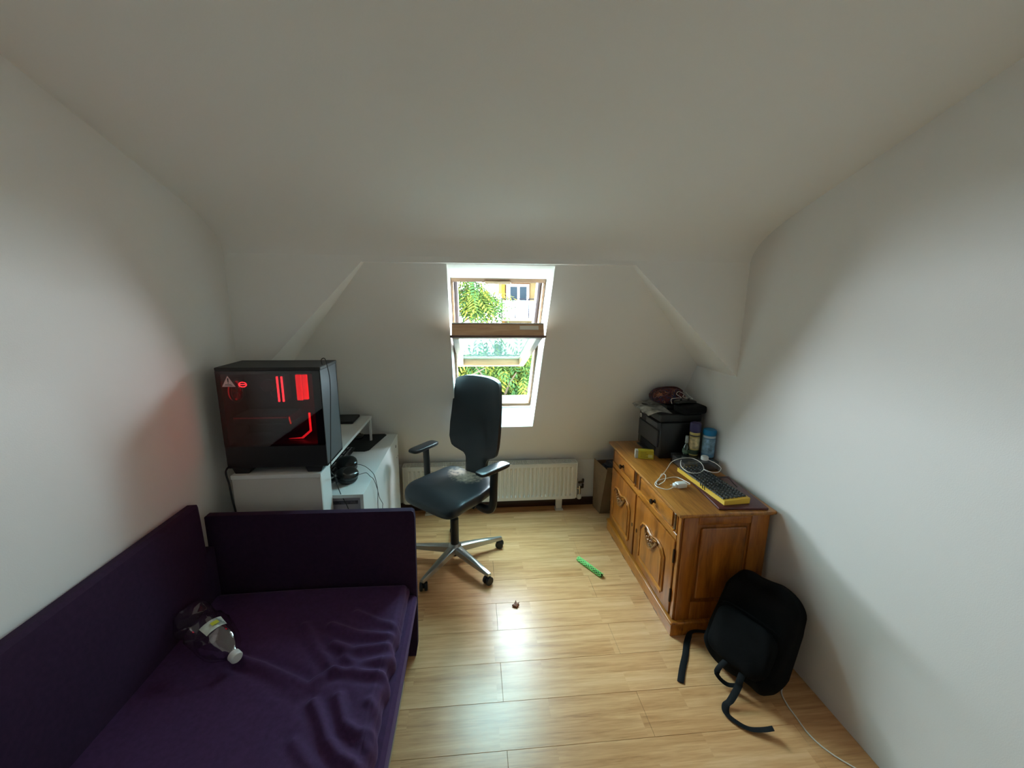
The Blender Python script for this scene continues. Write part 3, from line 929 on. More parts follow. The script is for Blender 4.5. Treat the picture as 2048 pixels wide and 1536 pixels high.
m = MB().prism([(-0.9559, 2.12, 1.1377), (-0.883, 2.12, 1.1377), (-0.8393, 2.12, 1.1762), (-0.8393, 2.12, 1.2741), (-0.8486, 2.12, 1.2741), (-0.8486, 2.12, 1.1824), (-0.8934, 2.12, 1.1439)], (0, .004, 0))
m.build('lit_cable_cover', M_redsoft, pc)
# rear fan next to the left wall
fan('rear_fan', PX0 + .02, 2.15, 1.39, 'x', .056, M_reddim)
m = MB()
for k in range(9):
    z = PZ0 + .11 + k * .045
    m.box(PX0 - .002, PX0, PY0 + .02, PY1 - .02, z, z + .012)
m.box(PX0, PX0 + .003, PY0 + .004, PY1 - .008, PZ0 + .10, PZ1 - .004)
m.build('rear_plate', M_steelblk, pc)
st = MB().prism([(-1.187, PY0 - .0036, 1.436), (-1.127, PY0 - .0036, 1.436), (-1.158, PY0 - .0036, 1.489)], (0, -.0005, 0)).build('warning_sticker', mat('warning_sticker_paper', (226, 190, 190), .6), pc)
M_ink = mat('black_ink', (30, 22, 24), .6)
m = MB().prism([(-1.1595, 2.0178, 1.458), (-1.1555, 2.0178, 1.458), (-1.1545, 2.0178, 1.477), (-1.1605, 2.0178, 1.477)], (0, -.0002, 0))
m.box(-1.1595, -1.1555, 2.0176, 2.0178, 1.452, 1.4555)
for k in range(3):
    m.box(-1.176 + .002 * k, -1.139 - .003 * k, 2.0176, 2.0178, 1.4395 + .004 * k, 1.4412 + .004 * k)
m.build('sticker_print', M_ink, st)
# cables of the tower
cbm = mat('black_cable', (14, 14, 15), .5)
hc = MB().tube(spline([(-.752, 2.10, 1.527), (-.754, 2.10, 1.552), (-.735, 2.09, 1.56), (-.712, 2.05, 1.535), (-.690, 2.01, 1.45), (-.700, 2.0, 1.25), (-.712, 1.995, 1.06), (-.722, 2.02, .99), (-.755, 2.15, .915), (-.757, 2.17, .875), (-.735, 2.165, .80), (-.695, 2.150, .715), (-.68, 2.145, .60)], 8), .0022, 6)
hc.cyl((-.757, 2.172, .890), (-.752, 2.170, .862), .006, n=10)
tag(hc.build('audio_cable', cbm, origin=(-.752, 2.10, 1.527)), 'thin black audio cable looping over the computer tower and down past the desk', 'cable')
pwc = MB().tube(spline([(-1.208, 2.10, 1.03), (-1.200, 1.985, 1.03), (-1.187, 1.972, .96), (-1.181, 1.97, .88), (-1.172, 1.968, .80), (-1.165, 1.965, .6), (-1.16, 1.968, .2), (-1.15, 1.968, .006)], 8), .0045, 8)
tag(pwc.build('power_cable', cbm, origin=(-1.16, 1.968, .006)), 'thick black power cable hanging down beside the white cabinet front', 'cable')

# ------------------------------------------------------------------ things on the desk
lp = thing('laptop', 'closed flat black laptop lying on the raised white shelf', 'laptop', (-.92, 2.94, .993))
MB().box(-1.09, -.845, 2.845, 3.03, .993, 1.004, .003, 1).build('base', M_blackpl, lp)
MB().box(-1.09, -.845, 2.845, 3.03, 1.0045, 1.011, .003, 1).build('lid', mat('laptop_lid', (24, 27, 31), .4), lp)
mp_ = MB().prism([(x, y, .7975) for x, y in ((-.955, 2.83), (-.86, 2.82), (-.77, 2.815), (-.745, 2.84), (-.69, 3.17), (-.71, 3.195), (-.95, 3.195))], (0, 0, .003))
tag(mp_.build('mouse_pad', mat('black_cloth_pad', (30, 33, 34), .85, bump=.2, bscale=500), origin=(-.83, 3.0, .7975)), 'black cloth mouse pad at the far end of the white desk', 'mouse pad')
ms = thing('computer_mouse', 'small black computer mouse resting on the mouse pad', 'mouse', (-.88, 3.1, .801))
MB().sup((-.88, 3.1, .814), (.03, .052, .015), .7, .8, 18, 10).build('shell', M_blackgl, ms)
MB().cyl((-.883, 3.125, .827), (-.877, 3.125, .827), .007, n=12).build('scroll_wheel', M_darkgrey, ms)

def keyboard(name, label, loc, rz, body_m, key_m, W, D, rows_, keyw, legend=None, hgt=.016, tilt=.0):
    k = thing(name, label, 'keyboard', loc, rz)
    MB().prism([(-W / 2, -D / 2, 0), (-W / 2, D / 2, 0), (-W / 2, D / 2, hgt + tilt), (-W / 2, -D / 2, hgt)], (W, 0, 0)).build('body', body_m, k, world=False)
    me = None
    for r in range(rows_):
        y = -D / 2 + .014 + (D - .03) * r / (rows_ - 1) * .98
        n = int((W - .02) / keyw)
        skip = ()
        for c in range(n):
            x = -W / 2 + .012 + keyw * (c + .5)
            wid = 1
            if r == 0 and 4 <= c <= 8:
                if c > 4: continue
                x += keyw * 2; wid = 5
            z = hgt + tilt * (r / (rows_ - 1)) - .001
            if me is None or wid != 1:
                b = MB()
                ww = keyw * wid / 2 - .0012
                hh = keyw / 2 - .0012
                A = b.ring([(-ww, -hh, 0), (ww, -hh, 0), (ww, hh, 0), (-ww, hh, 0)])
                B = b.ring([(-ww + .0025, -hh + .002, .010), (ww - .0025, -hh + .002, .010), (ww - .0025, hh - .0035, .010), (-ww + .0025, hh - .0035, .010)])
                b.bridge(A, B); b.face(A); b.face(B)
                o = b.build('key', key_m, k, world=False, smooth=False)
                if wid == 1: me = o.data
            else:
                o = bpy.data.objects.new('key', me); COL.objects.link(o); o.parent = k
            o.location = (x, y, z)
            if legend and wid == 1 and random.random() < .8:
                if legend not in LEG:
                    lb = MB().box(-.0045, .0045, -.005, .005, .010, .0104).build('legend', mat('key_legend_white', (210, 214, 214), .5), o, world=False)
                    LEG[legend] = lb.data
                else:
                    lb = bpy.data.objects.new('legend', LEG[legend]); COL.objects.link(lb); lb.parent = o
    return k
LEG = {}
keyboard('keyboard', 'black keyboard with white key legends along the raised shelf edge', (-.915, 2.63, .798), PI / 2, M_blackpl, mat('black_keycap', (26, 27, 29), .45), .46, .135, 6, .0195, legend='w', tilt=.012)

hp = thing('headphones', 'black over-ear headphones lying on the near corner of the white desk', 'headphones', (-.76, 2.36, .798))
def cup(c, rz, tx):
    R_ = Matrix.Translation(c) @ Matrix.Rotation(rz, 4, 'Z') @ Matrix.Rotation(tx, 4, 'X')
    o = MB().sup((0, 0, 0), (.062, .055, .027), .8, .85, 24, 14, M=R_).build('ear_cup', M_blackgl, hp)
    MB().tube([R_ @ Vector((.050 * math.cos(2 * PI * i / 24), .043 * math.sin(2 * PI * i / 24), -.026)) for i in range(24)], .013, 8, closed=True).build('ear_pad', M_leather, o)
    return o
cup((-.788, 2.475, .852), .4, .45); cup((-.738, 2.318, .850), .9, .35)
q2 = spline([(-.80, 2.30, .835), (-.83, 2.225, .828), (-.90, 2.19, .822), (-1.02, 2.24, .83), (-1.06, 2.36, .85), (-1.0, 2.47, .856), (-.88, 2.52, .852), (-.83, 2.50, .852)], 6)
MB().tube(q2, .01, 10, flat=(.014, .006), up=(0, 0, 1)).build('headband', M_blackpl, hp)
MB().tube(spline([(-.76, 2.33, .835), (-.79, 2.27, .832), (-.83, 2.225, .828)], 5), .008, 8, flat=(.010, .005), up=(0, 0, 1)).build('slider', M_darkgrey, hp)
MB().tube(spline([(-.756, 2.495, .83), (-.722, 2.505, .828), (-.68, 2.47, .83), (-.63, 2.40, .832), (-.603, 2.385, .80), (-.596, 2.41, .70), (-.597, 2.405, .643), (-.598, 2.40, .585), (-.598, 2.40, .40), (-.60, 2.42, .006)], 7), .0018, 6).build('cable', cbm, hp)
MB().tube(spline([(-.69, 2.34, .83), (-.665, 2.362, .83), (-.643, 2.363, .832), (-.615, 2.33, .825), (-.600, 2.35, .793), (-.596, 2.402, .709), (-.595, 2.437, .634), (-.596, 2.515, .553), (-.598, 2.515, .522), (-.60, 2.48, .35), (-.60, 2.46, .006)], 7), .0018, 6).build('cable', cbm, hp)

# ================================================================== OFFICE CHAIR
ch = thing('office_chair', 'black leather office chair with aluminium star base in the middle of the room', 'chair', (-.147, 2.684, 0), math.radians(-42))
CW = False
basep = MB().lathe([(.045, .075), (.05, .09), (.046, .125), (.034, .14)], 24).build('base_hub', M_alu, ch, world=CW)
for k in range(5):
    a = math.radians(21.8 + 72 * k + 42)
    R_ = Matrix.Rotation(a, 4, 'Z')
    m = MB()
    sec = [(.03, .125, .078, .030), (.12, .118, .072, .025), (.24, .105, .068, .020), (.345, .090, .066, .016), (.372, .086, .066, .013)]
    rg = []
    for r, zt, zb, hwid in sec:
        rg.append(m.ring([R_ @ Vector(p) for p in ((r, -hwid, zb), (r, hwid, zb), (r, hwid * .95, zt - .006), (r, hwid * .6, zt), (r, -hwid * .6, zt), (r, -hwid * .95, zt - .006))]))
    for p, q_ in zip(rg, rg[1:]): m.bridge(p, q_)
    m.face(rg[0]); m.face(rg[-1])
    lg = m.build('leg', M_alu, ch, world=CW, ang=40)
    cx = R_ @ Vector((.356, 0, 0))
    sw = Matrix.Translation(cx) @ Matrix.Rotation([.5, 1.9, .9, 2.4, 1.4][k], 4, 'Z')
    c = MB()
    for s_ in (-1, 1):
        c.lathe([(.006, -.010), (.025, -.010), (.029, -.006), (.029, .006), (.025, .010), (.006, .010)], 20, M=sw @ Matrix.Translation((0, s_ * .016, .029)) @ Matrix.Rotation(PI / 2, 4, 'X'))
    c.box(-.02, .02, -.007, .007, .024, .052, .004, 1, M=sw)
    c.cyl(sw @ Vector((0, 0, .05)), sw @ Vector((0, 0, .072)), .009, n=10)
    c.build('caster', M_blackpl, lg, world=CW)
MB().lathe([(.024, .045), (.026, .05), (.026, .08), (.030, .14), (.030, .33), (.026, .335)], 20).build('gas_lift_sleeve', M_blackpl, ch, world=CW)
MB().cyl((0, 0, .335), (0, 0, .45), .015, n=16).build('gas_lift', M_chrome, ch, world=CW)
MB().box(-.09, .09, -.12, .14, .44, .50, .02, 3).build('seat_mechanism', M_blackpl, ch, world=CW)
# seat with a worn, cracked rear
def seatmat():
    m, nt, b = nodes_of('worn_black_leather')
    L = nt.links.new
    tc = nt.nodes.new('ShaderNodeTexCoord')
    g = nt.nodes.new('ShaderNodeTexGradient'); g.gradient_type = 'SPHERICAL'
    mp = nt.nodes.new('ShaderNodeMapping'); mp.inputs['Location'].default_value = (.1, -.15 / .17, -.55 / .3)
    mp.inputs['Scale'].default_value = (1 / .25, 1 / .17, 1 / .3)
    L(tc.outputs['Object'], mp.inputs['Vector']); L(mp.outputs['Vector'], g.inputs['Vector'])
    n = nt.nodes.new('ShaderNodeTexNoise'); n.inputs['Scale'].default_value = 38; n.inputs['Detail'].default_value = 8
    L(tc.outputs['Object'], n.inputs['Vector'])
    ml = nt.nodes.new('ShaderNodeMath'); ml.operation = 'MULTIPLY'
    L(g.outputs['Fac'], ml.inputs[0]); L(n.outputs['Fac'], ml.inputs[1])
    r = nt.nodes.new('ShaderNodeValToRGB')
    r.color_ramp.elements[0].position = .17; r.color_ramp.elements[0].color = (*lin((36, 40, 45)), 1)
    r.color_ramp.elements[1].position = .36; r.color_ramp.elements[1].color = (*lin((168, 148, 130)), 1)
    L(ml.outputs[0], r.inputs['Fac']); L(r.outputs['Color'], b.inputs['Base Color'])
    b.inputs['Roughness'].default_value = .38
    n2 = nt.nodes.new('ShaderNodeTexNoise'); n2.inputs['Scale'].default_value = 240
    L(tc.outputs['Object'], n2.inputs['Vector'])
    bp = nt.nodes.new('ShaderNodeBump'); bp.inputs['Strength'].default_value = .25; bp.inputs['Distance'].default_value = .002
    L(n2.outputs['Fac'], bp.inputs['Height']); L(bp.outputs['Normal'], b.inputs['Normal'])
    return m
def seatf(p):
    y = p.y
    z = p.z
    if y < -.12: z -= 2.2 * (y + .12) ** 2      # waterfall front edge
    z += .035 * max(0, (abs(p.x) - .10) / .15) ** 2 * (1 if p.z > 0 else .3) * .5
    if y > .05: z += .20 * (y - .05) ** 1.4
    w_ = 1.0 - .10 * max(0, (y) / .25)
    return Vector((p.x * w_, y, z))
MB().sup((0, -.015, .555), (.262, .25, .038), .42, .33, 64, 20, f=seatf).build('seat', seatmat(), ch, world=CW, ang=60)
# backrest shell
def hwid(s):
    pts = [(0, .085), (.12, .092), (.19, .098), (.225, .118), (.265, .185), (.30, .214), (.38, .230), (.52, .232), (.70, .224), (.86, .214), (.95, .207), (.985, .200), (1, .190)]
    for (a, wa), (b, wb) in zip(pts, pts[1:]):
        if s <= b: return wa + (wb - wa) * (s - a) / (b - a)
    return pts[-1][1]
def backp(s, t, off):
    z = .56 + (1.315 - .56) * s
    h_ = hwid(s)
    x = t * h_
    y = .232 + .045 * math.sin((s - .1) * 2.2) + .035 * s
    y -= .072 * (abs(x) / .23) ** 2.2
    z -= .022 * (abs(t) ** 4) * max(0, (s - .85) / .15)
    return Vector((x, y + off, z))
m = MB()
NS, NT = 44, 16
Fv = [[m.bm.verts.new(backp(i / NS, -1 + 2 * j / NT, -.022 * (1 - .75 * abs(-1 + 2 * j / NT) ** 6))) for j in range(NT + 1)] for i in range(NS + 1)]
Bv = [[m.bm.verts.new(backp(i / NS, -1 + 2 * j / NT, +.024)) for j in range(NT + 1)] for i in range(NS + 1)]
for i in range(NS):
    for j in range(NT):
        m.face((Fv[i][j], Fv[i + 1][j], Fv[i + 1][j + 1], Fv[i][j + 1])); m.face((Bv[i][j], Bv[i][j + 1], Bv[i + 1][j + 1], Bv[i + 1][j]))
    m.face((Fv[i][0], Bv[i][0], Bv[i + 1][0], Fv[i + 1][0])); m.face((Fv[i][NT], Fv[i + 1][NT], Bv[i + 1][NT], Bv[i][NT]))
for j in range(NT):
    m.face((Fv[NS][j], Bv[NS][j], Bv[NS][j + 1], Fv[NS][j + 1])); m.face((Fv[0][j], Fv[0][j + 1], Bv[0][j + 1], Bv[0][j]))
m.build('backrest', M_leather, ch, world=CW, ang=45)
MB().tube(spline([(0, .05, .47), (0, .20, .465), (0, .285, .52), (0, .29, .70), (0, .305, .86)], 6), .02, 10, flat=(.045, .016), up=(0, 1, 0.3)).build('spine', M_blackpl, ch, world=CW)
for s_ in (-1, 1):
    ar = MB().tube(spline([(s_ * .12, .04, .47), (s_ * .27, .04, .475), (s_ * .315, .045, .52), (s_ * .322, .045, .65), (s_ * .328, .045, .765)], 6), .02, 10, flat=(.019, .030), up=(1, 0, 0)).build('armrest_post', M_blackpl, ch, world=CW)
    MB().sup((0, 0, 0), (.045, .132, .016), .5, .4, 28, 10, M=Matrix.Translation((s_ * .33, .03, .782)) @ Matrix.Rotation(s_ * -.10, 4, 'Z')).build('armrest_pad', mat('armrest_pad_black', (34, 37, 41), .35), ar, world=CW)

# ================================================================== CARTON IN THE CORNER
ct = thing('cardboard_box', 'open brown cardboard box standing in the corner behind the sideboard', 'box', (1.25, 3.25, 0))
for pts in ([(1.083, 3.40, 0), (1.105, 3.27, 0), (1.10, 3.12, .45), (1.055, 3.155, .45)],):
    pass
m = MB()
bt = [(1.08, 3.40), (1.10, 3.255), (1.44, 3.24), (1.46, 3.40)]
tp = [(1.052, 3.335), (1.10, 3.115), (1.44, 3.10), (1.46, 3.335)]
for i in range(4):
    j = (i + 1) % 4
    a, b, c, d_ = (*bt[i], 0.0), (*bt[j], 0.0), (*tp[j], .47), (*tp[i], .49)
    n_ = (Vector(b) - Vector(a)).cross(Vector(d_) - Vector(a)).normalized() * -.004
    w_ = MB().prism([a, b, c, d_], n_)
    w_.build('box_side', M_card, ct, smooth=False)
MB().prism([(x, y, .0) for x, y in bt], (0, 0, .004)).build('box_bottom', M_card, ct)
def lump(p):
    k = 1 + .18 * math.sin(p.x * 60 + p.y * 40) * math.cos(p.z * 70 + p.x * 30)
    return Vector((p.x * k, p.y * k, p.z * k))
bg2 = MB().sup((1.27, 3.225, .445), (.155, .085, .065), .8, .8, 28, 16, f=lump).build('plastic_bag', mat('dark_blue_bag', (38, 46, 58), .3, var=.6, vscale=45), origin=(1.27, 3.225, .40))
tag(bg2, 'crumpled dark blue plastic bag stuffed in the cardboard box', 'bag')

# ================================================================== SIDEBOARD
sb = thing('sideboard', 'honey oak sideboard with two carved doors and two drawers along the right wall', 'sideboard', (1.35, 2.44, 0))
MB().box(1.112, 1.600, 1.912, 2.998, .085, .728).build('body', M_oak_v, sb)
# top with a stepped edge
m = MB().box(1.068, 1.612, 1.872, 3.030, .738, .757, .005, 2)
tp_ = m.build('top', M_oak_top, sb)
MB().box(1.084, 1.608, 1.888, 3.018, .726, .7385, .004, 2).build('top_moulding', M_oak, tp_)
# plinth
pl0 = MB()
pts = [(2.99, 0)]
pl0.box(1.088, 1.604, 1.890, 3.016, .0, .074, .003, 1)
pli = pl0.build('plinth', M_oak, sb)
MB().box(1.080, 1.606, 1.884, 3.022, .074, .090, .006, 3).build('plinth_moulding', M_oak, pli)
for y in (2.08, 2.22, 2.44, 2.62, 2.86):
    MB().prism([(1.0872, y - .035, 0), (1.0872, y + .035, 0), (1.0872, y + .02, .007), (1.0872, y - .02, .007)], (.002, 0, 0)).build('plinth_gap_shade', M_oak_dk, pli)  # dark patch painted for the shaded gap under the plinth edge
# front uprights
for ya, yb in ((1.912, 1.945), (2.474, 2.502), (2.985, 2.998)):
    MB().box(1.102, 1.113, ya, yb, .09, .726, .003, 1).build('stile', M_oak_v, sb)
def knob(p, parent):
    M_ = Matrix.Translation(p) @ Matrix.Rotation(-PI / 2, 4, 'Y')
    return MB().lathe([(.013, 0), (.011, .004), (.007, .010), (.012, .016), (.017, .022), (.016, .030), (.008, .034)], 18, M=M_).build('knob', mat('dark_brass_knob', (70, 52, 36), .22, metal=.7), parent)
def drawer(ya, yb):
    d_ = MB().box(1.098, 1.113, ya + .004, yb - .004, .602, .722, .003, 1).build('drawer', M_oak, sb)
    MB().box(1.090, 1.0985, ya + .045, yb - .040, .622, .712, .005, 2).build('drawer_field', M_oak, d_)
    MB().box(1.093, 1.099, ya + .012, ya + .034, .618, .714, .003, 1).build('dark_inlay', M_oak_dk, d_)
    MB().box(1.093, 1.099, yb - .032, yb - .012, .618, .714, .003, 1).build('dark_inlay', M_oak_dk, d_)
    MB().box(1.086, 1.099, ya + .02, yb - .02, .606, .618, .004, 2).build('drawer_bead', M_oak, d_)
    knob((1.090, (ya + yb) / 2, .660), d_)
drawer(1.945, 2.474); drawer(2.502, 2.985)
MB().box(1.100, 1.113, 1.945, 2.985, .562, .598, .003, 1).build('cross_rail', M_oak, sb)
def door(ya, yb, hinge):
    d_ = MB().box(1.094, 1.113, ya + .003, yb - .003, .098, .556, .004, 2).build('door', M_oak_v, sb)
    cy = (ya + yb) / 2
    a, b = cy - .165, cy + .165
    zb, zs_ = .180, .430
    X_ = 1.0925
    # flat field and the dark groove round it
    top = [(cy + .165, .395), (cy + .135, .430), (cy + .085, .442), (cy + .045, .438), (cy + .018, .425), (cy - .018, .425), (cy - .045, .438), (cy - .085, .442), (cy - .135, .430), (cy - .165, .395)]
    ol = [(a, zb), (b, zb)] + top
    MB().prism([(X_ + .001, y, z) for y, z in ol], (-.0022, 0, 0)).build('groove', M_oak_dk, d_)
    k_ = .88
    cz = .30
    MB().prism([(X_ - .0012, cy + (y - cy) * .88, cz + (z - cz) * .88) for y, z in ol], (-.008, 0, 0)).build('door_field', M_oak_v, d_, ang=20)
    # moulding frame
    def mould(off, r, mm):
        lp_ = [(X_ - .002, cy + (y - cy) * off, cz + (z - cz) * off) for y, z in ol]
        P = []
        for i in range(len(lp_)):
            p, n_ = Vector(lp_[i]), Vector(lp_[(i + 1) % len(lp_)])
            L_ = (n_ - p).length
            kk = max(1, int(L_ / .04))
            P += [p.lerp(n_, j / kk) for j in range(kk)]
        MB().tube(P, r, 8, closed=True).build('moulding', mm, d_)
    mould(1.03, .007, M_oak); mould(.90, .004, M_oak)
    MB().box(X_ - .008, X_ + .001, a + .005, b - .005, zb - .028, zb - .004, .004, 2).build('sill_moulding', M_oak, d_)
    # carved ornament
    orn = MB()
    orn.sup((X_ - .014, cy, .392), (.010, .052, .016), .7, .8, 18, 10)
    for dy, dz, r in ((0, .004, .014), (.025, .012, .010), (-.025, .012, .010), (.045, .020, .008), (-.045, .020, .008), (0, .028, .008), (.013, -.012, .008), (-.013, -.012, .008)):
        orn.sup((X_ - .020, cy + dy, .395 + dz), (r, r, r), 1, 1, 12, 8)
    orn.tube(spline([(X_ - .012, cy + .085, .435), (X_ - .015, cy + .06, .40), (X_ - .018, cy + .03, .365), (X_ - .019, cy, .355), (X_ - .018, cy - .03, .365), (X_ - .015, cy - .06, .40), (X_ - .012, cy - .085, .435)], 5), .008, 8)
    orn.tube(spline([(X_ - .010, cy + .06, .42), (X_ - .013, cy + .04, .385), (X_ - .016, cy, .370), (X_ - .013, cy - .04, .385), (X_ - .010, cy - .06, .42)], 5), .005, 8)
    orn.build('carved_ornament', mat('polished_carving', (128, 80, 36), .2, coat=.5), d_)
    hy = ya + .002 if hinge < 0 else yb - .002
    for z in (.468, .22):
        MB().cyl((1.096, hy, z - .04), (1.096, hy, z + .04), .006, n=10).build('hinge', mat('dark_hinge', (50, 34, 24), .35, metal=.6), d_)
    ky = yb - .025 if hinge < 0 else ya + .025
    MB().sup((1.0935, ky, .32), (.003, .008, .015), .8, .9, 14, 8).build('keyhole_plate', MATS['dark_hinge'], d_)
door(1.945, 2.474, -1); door(2.502, 2.985, 1)
# framed end towards the camera
sp_ = MB()
for a in ((1.114, 1.195, .09, .726), (1.495, 1.600, .09, .726), (1.195, 1.495, .675, .726), (1.195, 1.495, .09, .20)):
    MB().box(a[0], a[1], 1.902, 1.913, a[2], a[3], .004, 2).build('end_frame', M_oak_v, sb)
MB().box(1.215, 1.475, 1.900, 1.913, .222, .655, .010, 3).build('end_field', M_oak_v, sb)

# ------------------------------------------------------------------ things on the sideboard
ZT = .7575
pn = thing('printer', 'black multifunction printer at the far end of the sideboard', 'printer', (1.43, 2.83, ZT))
m = MB().box(1.30, 1.585, 2.635, 3.02, ZT + .0, ZT + .265, .012, 3)
m.build('body', M_blackpl, pn)
MB().box(1.285, 1.59, 2.628, 3.025, ZT + .27, ZT + .325, .010, 3).build('scanner_lid', mat('printer_lid', (28, 29, 31), .5), pn)
MB().box(1.288, 1.302, 2.66, 2.99, ZT + .075, ZT + .20, .003, 1).build('front_flap', mat('printer_grey_flap', (42, 43, 46), .45), pn)
MB().box(1.272, 1.30, 2.64, 2.83, ZT + .222, ZT + .262, .004, 2).build('control_panel', mat('printer_control', (58, 60, 63), .4), pn)
MB().box(1.297, 1.303, 2.70, 2.96, ZT + .012, ZT + .066).build('output_slot', mat('deep_black', (6, 6, 7), .8), pn)
MB().box(1.255, 1.31, 2.75, 2.93, ZT + .012, ZT + .022, .003, 1).build('output_tray', M_darkgrey, pn)
m = MB().cyl((1.2995, 2.985, ZT + .225), (1.2965, 2.985, ZT + .225), .016, n=20)
lg_ = m.build('logo_disc', M_white, pn)
m = MB()
for yy_, z0, z1 in ((2.990, -.006, .009), (2.984, -.006, .003), (2.980, -.009, .004), (2.975, -.002, .004)):
    m.box(1.2958, 1.2964, yy_ - .001, yy_ + .001, ZT + .225 + z0, ZT + .225 + z1)
m.build('logo_letters', M_ink, lg_)
# things heaped on the printer
def sleeve(u, v):
    x = 1.215 + .17 * u + .02 * v; y = 2.67 + .345 * v - .01 * u
    return Vector((x, y, 1.094 + .012 * math.sin(u * 5 + v * 3) * u + .006 * math.sin(v * 14) * (1 - u) - .03 * (1 - u) ** 3))
m = MB().grid(sleeve, 14, 18)
bmesh.ops.solidify(m.bm, geom=m.bm.faces[:], thickness=.004)
tag(m.build('plastic_sleeve', mat('crinkled_grey_plastic', (205, 207, 203), .25, var=.5, vscale=22, bump=.6, bscale=40), origin=(1.3, 2.83, 1.094)), 'crinkled grey plastic document sleeve overhanging the printer front', 'sleeve')
tag(MB().box(1.39, 1.59, 2.76, 3.02, 1.084, 1.112, .004, 2).build('folder', mat('black_folder', (18, 18, 19), .5), origin=(1.49, 2.88, 1.084)), 'flat black folder lying on the printer lid under the pouch', 'folder')
cs = MB().sup((0, 0, 0), (.115, .15, .034), .45, .35, 28, 12, M=Matrix.Translation((1.487, 2.735, 1.086 + .05)) @ Matrix.Rotation(.25, 4, 'Z'))
tag(MB().sup((0, 0, 0), (.10, .065, .031), .4, .35, 28, 12, M=Matrix.Translation((1.515, 2.665, 1.1145)) @ Matrix.Rotation(.12, 4, 'Z')).build('zip_case', mat('black_zip_case', (20, 21, 23), .8, spec=.2, bump=.3, bscale=300), origin=(1.515, 2.665, 1.083)), 'soft black zip case on the near edge of the printer', 'case')
cs.bm.free()
po_ = thing('patterned_pouch', 'red brown and blue patterned cloth pouch on top of the printer', 'pouch', (1.44, 2.87, 1.113))
def pouchmat():
    m, nt, b = nodes_of('patterned_cloth')
    tc = nt.nodes.new('ShaderNodeTexCoord')
    wv = nt.nodes.new('ShaderNodeTexNoise'); wv.inputs['Scale'].default_value = 16; wv.inputs['Detail'].default_value = 2; wv.inputs['Distortion'].default_value = 1.2
    nt.links.new(tc.outputs['Object'], wv.inputs['Vector'])
    r = nt.nodes.new('ShaderNodeValToRGB'); r.color_ramp.interpolation = 'CONSTANT'
    e = r.color_ramp.elements
    e[0].position = 0; e[0].color = (*lin((40, 22, 24)), 1)
    e[1].position = .44; e[1].color = (*lin((88, 34, 34)), 1)
    for p, c in ((.50, (34, 40, 72)), (.56, (150, 96, 66)), (.60, (48, 26, 28)), (.68, (100, 40, 30))):
        x = e.new(p); x.color = (*lin(c), 1)
    nt.links.new(wv.outputs['Fac'], r.inputs['Fac']); nt.links.new(r.outputs['Color'], b.inputs['Base Color'])
    b.inputs['Roughness'].default_value = .85
    return m
def pch(p):
    s_ = 1 - .25 * max(0, p.z / .06)
    return Vector((p.x * s_ * (1 + .05 * math.sin(p.y * 40)), p.y * s_, p.z))
MB().sup((1.44, 2.86, 1.168), (.125, .085, .058), .6, .55, 32, 16, f=pch).build('body', pouchmat(), po_, ang=60)
MB().tube(spline([(1.335, 2.85, 1.205), (1.38, 2.85, 1.226), (1.44, 2.85, 1.232), (1.50, 2.85, 1.226), (1.545, 2.85, 1.20)], 6), .006, 8).build('zip', mat('maroon_zip', (70, 26, 30), .6), po_)
gc = thing('game_controller', 'black game controller lying on the zip case', 'controller', (1.48, 2.69, 1.145))
def ctrl(p):
    k = 1 + .5 * (abs(p.x) / .075) ** 3
    return Vector((p.x, p.y * k - .22 * abs(p.x) ** 1.0 * .6, p.z))
MB().sup((0, 0, 0), (.078, .034, .018), .7, .6, 28, 12, f=ctrl, M=Matrix.Translation((1.475, 2.685, 1.162)) @ Matrix.Rotation(.1, 4, 'Z')).build('shell', M_blackgl, gc, ang=70)
for dx, dy in ((-.028, -.012), (.028, -.012)):
    MB().lathe([(.006, 0), (.005, .008), (.010, .011), (.010, .014), (.004, .015)], 14, M=Matrix.Translation((1.475 + dx, 2.685 + dy, 1.175))).build('thumb_stick', M_darkgrey, gc)
for dx, dy in ((.046, .012), (.056, .004), (.036, .004), (.046, -.004)):
    MB().sup((1.475 + dx, 2.687 + dy, 1.178), (.004, .004, .003), .8, 1, 10, 6).build('button', mat('grey_button', (150, 148, 138), .4), gc)
M_wc = mat('white_cable', (226, 222, 214), .45)
tag(MB().tube(spline([(1.37, 2.65, 1.155), (1.38, 2.685, 1.18), (1.42, 2.69, 1.186), (1.46, 2.70, 1.188), (1.45, 2.75, 1.20), (1.475, 2.77, 1.215), (1.505, 2.75, 1.20), (1.48, 2.71, 1.188), (1.54, 2.69, 1.180), (1.535, 2.74, 1.19), (1.53, 2.775, 1.21)], 7), .0018, 6).build('thin_cable', M_wc, origin=(1.46, 2.7, 1.16)), 'thin white cable coiled on the game controller', 'cable')

yb_ = thing('yellow_carton', 'small yellow medicine carton with open white end before the printer', 'carton', (1.20, 2.665, ZT))
YM = Matrix.Translation((1.205, 2.66, ZT)) @ Matrix.Rotation(-.28, 4, 'Z')
MB().box(-.045, .060, -.020, .020, 0, .062, .001, 1, M=YM).build('box', mat('yellow_card', (196, 180, 46), .5), yb_)
MB().box(-.066, -.0455, -.018, .018, .002, .060, .001, 1, M=YM).build('end_flap', mat('pale_grey_card', (186, 186, 176), .6), yb_)
m = MB()
for k in range(4):
    m.box(-.03, .01 + .012 * (k % 2), -.0206, -.0201, .046 - k * .011, .049 - k * .011, M=YM)
m.build('printed_lines', mat('olive_print', (120, 110, 26), .6), yb_)
MB().box(.022, .052, -.0206, -.0201, .012, .034, M=YM).build('printed_panel', mat('pale_print', (210, 206, 130), .6), yb_)

